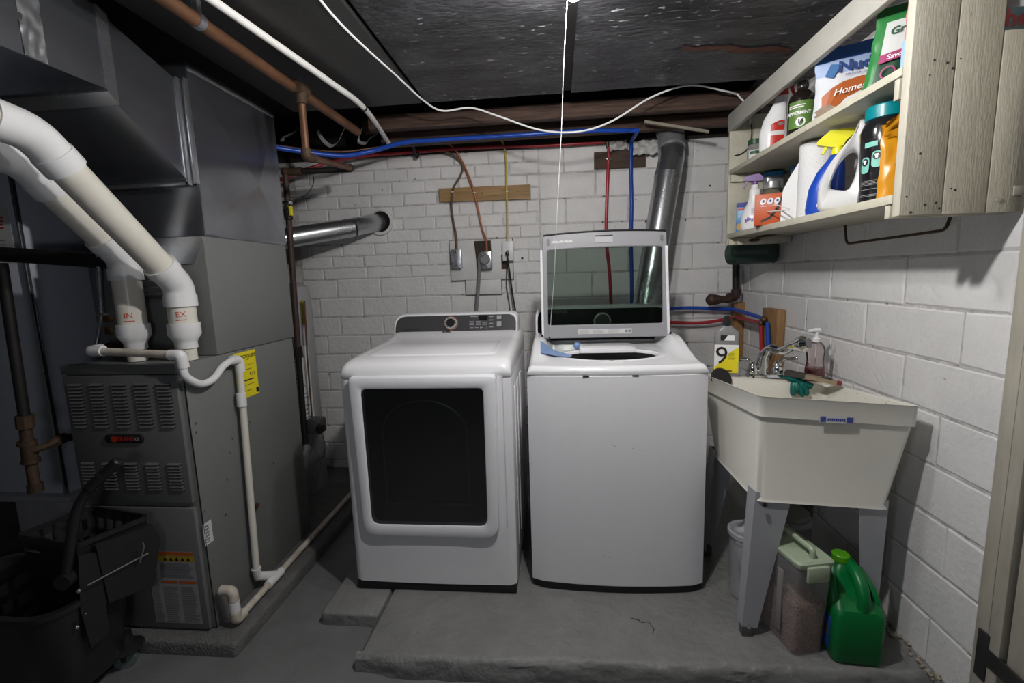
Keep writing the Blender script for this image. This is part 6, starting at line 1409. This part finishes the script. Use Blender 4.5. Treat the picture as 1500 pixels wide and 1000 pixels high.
# pellet container with pale green flip lid
def P4(q, z): return PZ(*q, z)
t = thing('pellet_container', 'clear container of brown pellets with a pale green handled lid', 'container', (.80, 1.53, PADZ + .001), .0, local=True)
ct = PZ(1165, 955, PADZ); t.location = (ct.x + .015, ct.y + .09, PADZ + .001); t.rotation_euler = (0, 0, .20)
def cr(w_, d_, z, r=.018): return [Vector((v.x, v.y, z)) for v in roundpoly([(-w_, -d_), (w_, -d_), (w_, d_), (-w_, d_)], r, 4)]
HC = .325
build('tub', MB().loft([cr(.052, .098, 0), cr(.054, .100, .006), cr(.062, .115, HC - .01), cr(.062, .115, HC)]), mat('clear_container_plastic', (.62, .60, .60), .2, alpha=.24), t, label='clear tub')
PEL = mat('brown_pellets', (.34, .22, .18), .8, var=.65, vscale=150, col2=(.12, .07, .055), bump=1.0, bscale=170)
build('pellets', MB().loft([cr(.050, .096, .004), cr(.0565, .105, .165), cr(.054, .10, .18)]), PEL, t, label='brown pet food pellets')['kind'] = 'stuff'
for y_ in (-.03, .03): pass
build('grip_groove', MB().rbox(-.0645, -.058, -.045, -.020, .05, HC - .05, .003), mat('frosted_strip', (.45, .43, .42), .3, trans=.5), t)
LG = mat('pale_sage_plastic', (.36, .43, .31), .4)
ld_ = build('lid', MB().loft([cr(.064, .118, HC), cr(.066, .120, HC + .004), cr(.066, .120, HC + .016), cr(.060, .114, HC + .022)]), LG, t, label='pale green lid')
build('carry_handle', MB().tube(bends([(0, -.095, HC + .018), (0, -.095, HC + .05), (0, .05, HC + .05), (0, .05, HC + .018)], .012), .009, 10), LG, ld_)
build('clip', MB().rbox(-.038, .038, -.130, -.117, HC - .045, HC + .010, .006), LG, ld_)
build('clip', MB().rbox(-.074, -.063, .01, .06, HC - .04, HC + .010, .005), LG, ld_)
# green jug
cj = PZ(1243, 968, PADZ)
t = thing('green_jug', 'bright green plastic jug with lime cap on the pad under the sink', 'jug', (cj.x + .028, cj.y + .075, PADZ + .001), -.10, local=True)
JG = mat('bright_green_plastic', (.0, .16, .035), .35, var=.05, vscale=8)
def jq(w_, d_, z, r=.03, cy2=0.0): return [Vector((v.x, v.y + cy2, z)) for v in roundpoly([(-w_, -d_), (w_, -d_), (w_, d_), (-w_, d_)], r, 5)]
build('body', MB().loft([jq(.070, .088, 0, .02), jq(.076, .094, .012, .028), jq(.078, .096, .165, .03), jq(.072, .088, .185, .035), jq(.060, .060, .215, .03, .03), jq(.050, .050, .255, .03, .042), jq(.036, .038, .282, .025, .042), jq(.020, .022, .292, .015, .04)]), JG, t)
build('grip', MB().tube(bends([(.012, -.070, .165), (.012, -.072, .235), (.012, -.03, .275), (.010, .03, .285)], .05, 6), [.021] * 30 if False else .020, 14), JG, t)
build('side_strut', MB().tube(bends([(.066, -.055, .165), (.060, -.035, .225), (.035, .02, .27)], .05, 6), .013, 12), JG, t)
build('side_strut', MB().tube(bends([(-.060, -.055, .170), (-.056, -.02, .225), (-.035, .03, .268)], .05, 6), .015, 12), JG, t)
build('cap', MB().lathe((-.012, .035, .288), [(.026, 0), (.027, .004), (.027, .022), (.024, .025)], 24), mat('lime_plastic', (.10, .42, .01), .35), t, label='lime cap')
jb = build('side_label', MB().rbox(-.0795, -.0765, -.07, .07, .03, .145, .001), mat('blue_label', (.02, .07, .30), .4), t, label='blue side label')
build('label_stripe', MB().rbox(-.0803, -.0790, -.06, .06, .07, .105, .001), mat('brown_label_print', (.10, .07, .03), .5), jb)
# torn paper by the back leg
t = thing('paper_scrap', 'torn scrap of white paper against the wall behind the green jug', 'paper', tuple(PZ(1290, 912, PADZ)))
q = PZ(1288, 912, PADZ)
build('scrap', MB().grid(lambda u, v: (q.x - .02 + .05 * u, q.y + .03 + .02 * math.sin(u * 4 + v * 3), PADZ + .002 + .09 * v * (1 - .5 * u)), 8, 8), mat('old_paper', (.50, .48, .45), .8, var=.3, vscale=40), t, ang=1.4)

# ================================================================== MOP BUCKET
mbk = thing('mop_bucket', 'black plastic mop bucket with wringer in front of the furnace', 'mop bucket', (-1.72, 1.2, -1.345))
def bq(cx2, cy2, w_, d_, z, r, rot=0.0):
    out = []
    for v in roundpoly([(-w_, -d_), (w_, -d_), (w_, d_), (-w_, d_)], r, 6):
        out.append(Vector((cx2 + v.x * math.cos(rot) - v.y * math.sin(rot), cy2 + v.x * math.sin(rot) + v.y * math.cos(rot), z)))
    return out
RB = -.04
BCX, BCY = -1.765, 1.245
build('bucket', MB().loft([bq(BCX, BCY, .225, .105, -1.275, .08, RB), bq(BCX, BCY, .24, .12, -1.25, .09, RB), bq(BCX, BCY, .278, .150, -.972, .11, RB), bq(BCX, BCY, .288, .158, -.966, .115, RB), bq(BCX, BCY, .288, .158, -.950, .115, RB), bq(BCX, BCY, .268, .140, -.950, .10, RB), bq(BCX, BCY, .228, .108, -1.23, .08, RB)], True, True, True), BLACK, mbk)
# wringer basket: open box with perforated walls
quad = [Vector((-1.755, 1.245)), Vector((-1.490, 1.195)), Vector((-1.420, 1.375)), Vector((-1.690, 1.430))]
ctr = sum(quad, Vector((0, 0))) / 4
def wq(s_, z, dx=0, dy=0): return [Vector((v.x, v.y, z)) for v in roundpoly([tuple(ctr + (q - ctr) * s_ + Vector((dx, dy))) for q in quad], .018, 4)]
ZW = -.775
build('wringer_rim', MB().loft([wq(1.0, ZW - .018), wq(1.035, ZW - .016), wq(1.035, ZW), wq(.97, ZW), wq(.965, ZW - .018), wq(1.0, ZW - .018)], True, False, False), BLACK, mbk)
# walls: front-left face solid, back-left face with cut-outs as a lattice, others solid
bl0 = [ctr + (q - ctr) * .99 for q in quad]; bb0 = [ctr + (q - ctr) * .80 + Vector((.0, -.01)) for q in quad]
def wallq(i, j, u0, u1, v0, v1, b):
    def P(u, v, o): 
        t_ = bl0[i].lerp(bl0[j], u); s_ = bb0[i].lerp(bb0[j], u); xy = t_.lerp(s_, v) + (ctr - t_) * o
        return Vector((xy.x, xy.y, ZW - .015 - .20 * v))
    b.loft([[P(u0, v0, 0), P(u1, v0, 0), P(u1, v1, 0), P(u0, v1, 0)], [P(u0, v0, .05), P(u1, v0, .05), P(u1, v1, .05), P(u0, v1, .05)]])
for (i, j) in ((0, 1), (1, 2)):
    b = MB(); wallq(i, j, 0, 1, 0, 1, b); build('wringer_wall', b, BLACK, mbk, smooth=False)
for (i, j) in ((2, 3), (3, 0)):
    b = MB()
    for k in range(6): wallq(i, j, k / 5.5, min(1, k / 5.5 + .06), 0, 1, b)
    for k in range(4): wallq(i, j, 0, 1, k / 3.4, min(1, k / 3.4 + .10), b)
    build('wringer_lattice', b, BLACK, mbk, smooth=False)
build('wringer_floor', MB().loft([[Vector((q.x, q.y, ZW - .215)) for q in bb0], [Vector((q.x, q.y, ZW - .225)) for q in bb0]]), BLACK, mbk)
f0 = quad[1]; f1 = quad[2]
sidew = lambda u, z, o: Vector((f0.lerp(f1, u).x + .03 * o, f0.lerp(f1, u).y - .012 * o, z))
build('side_plate', MB().loft([[sidew(-.02, ZW - .03, .1), sidew(.25, ZW - .05, .1), sidew(.2, -1.10, 0), sidew(-.05, -1.12, 0), sidew(-.1, -.98, 0)], [sidew(-.02, ZW - .03, .5), sidew(.25, ZW - .05, .5), sidew(.2, -1.10, .4), sidew(-.05, -1.12, .4), sidew(-.1, -.98, .4)]]), BLACK, mbk)
build('press_plate', MB().loft([[sidew(.2, ZW - .02, .2), sidew(1.0, ZW - .03, .2), sidew(1.1, ZW - .09, .2), sidew(.9, -1.02, .2), sidew(.25, -1.0, .2)], [sidew(.2, ZW - .02, .7), sidew(1.0, ZW - .03, .7), sidew(1.1, ZW - .09, .7), sidew(.9, -1.02, .7), sidew(.25, -1.0, .7)]]), BLACK, mbk)
ROD = mat('steel_rod', (.45, .45, .46), .3, .9)
for (a_, c_) in (((128, 857), (217, 810)), ((124, 899), (200, 853))):
    build('linkage_rod', MB().cyl(PY(*a_, 1.18), PY(*c_, 1.33), .0022, n=8), ROD, mbk)
build('linkage_rod', MB().tube([PY(205, 824, 1.30), PY(211, 800, 1.31), PY(209, 794, 1.31)], .0025, 8), ROD, mbk)
for (px, py) in ((115, 865), (101, 912), (113, 918)):
    p = PY(px, py, 1.16); build('bolt', MB().sphere(p, .007, 10), CHROME, mbk)
hp = [PY(96, 848, 1.17), PY(104, 790, 1.17), PY(113, 745, 1.18), PY(130, 716, 1.19), PY(150, 695, 1.20), PY(174, 674, 1.22)]
build('handle_arm', MB().tube(catmull(hp[:5], 6), [.014] * 12 + [.013] * 13, 12), BLACK, mbk, label='black wringer handle')
gpts = [hp[3].lerp(hp[5], k / 20) for k in range(21)]
build('handle_grip', MB().tube(gpts, [.0165 if k % 2 else .015 for k in range(20)] + [.014], 14), mat('ribbed_black', (.014, .014, .015), .35), mbk, ang=1.5)
p = PY(96, 848, 1.17); build('handle_pivot', MB().cyl(p + Vector((.01, -.02, 0)), p + Vector((0, .03, 0)), .024, n=16), BLACK, mbk)
# printed mark on the basket front
n2 = (quad[1] - quad[0]).normalized(); fo = Vector((quad[0].x, quad[0].y, ZW - .05)) + Vector((n2.x, n2.y, 0)) * .035 + Vector((n2.y, -n2.x, 0)) * .004
f_ = flat(fo, (n2.x, n2.y, 0), (0, 0, 1))
PRT = mat('pale_grey_print', (.22, .22, .22), .6)
build('logo_ring', MB().loft([[f_(.008 * k_ * math.cos(a), .008 * k_ * math.sin(a)) for a in [j * math.pi / 8 for j in range(16)]] for k_ in (1.0, .65)], True, False, False), PRT, mbk, smooth=False)
b = MB()
for k in range(6): patch(f_, .014 + k * .0085, .020 + k * .0085, -.004, .004, 1, 1, b)
build('logo_print', b, PRT, mbk, smooth=False)['kind'] = 'stuff'
# casters
GW = mat('grey_green_wheel', (.10, .14, .13), .45)
for i, (x, y) in enumerate(((-1.520, 1.325), (-1.94, 1.33), (-1.60, 1.15), (-1.94, 1.15))):
    lx, ly = x, y; zf = FLZ - .002
    if i == 0: p = PZ(188, 975, FLZ); lx, ly = p.x, p.y
    cst = build('caster_mount', MB().lathe((lx, ly, -1.275), [(.052, 0), (.056, .006), (.045, .012), (.028, .02), (.024, .06)], 20), BLACK, mbk)
    build('caster_wheel', MB().lathe((0, 0, 0), [(.012, -.011), (.032, -.011), (.036, -.006), (.036, .006), (.032, .011), (.012, .011)], 24).xf(Matrix.Translation((lx, ly - .005, zf + .037)) @ Matrix.Rotation(.5, 4, 'Z') @ Matrix.Rotation(math.pi / 2, 4, 'X')), GW, cst)
    build('caster_fork', MB().rbox(lx - .010, lx + .010, ly - .020, ly + .014, zf + .03, -1.272, .004), BLACK, cst)

# ================================================================== lift the whole place onto z = 0
for o in bpy.data.objects:
    if o.parent is None: o.location.z += H
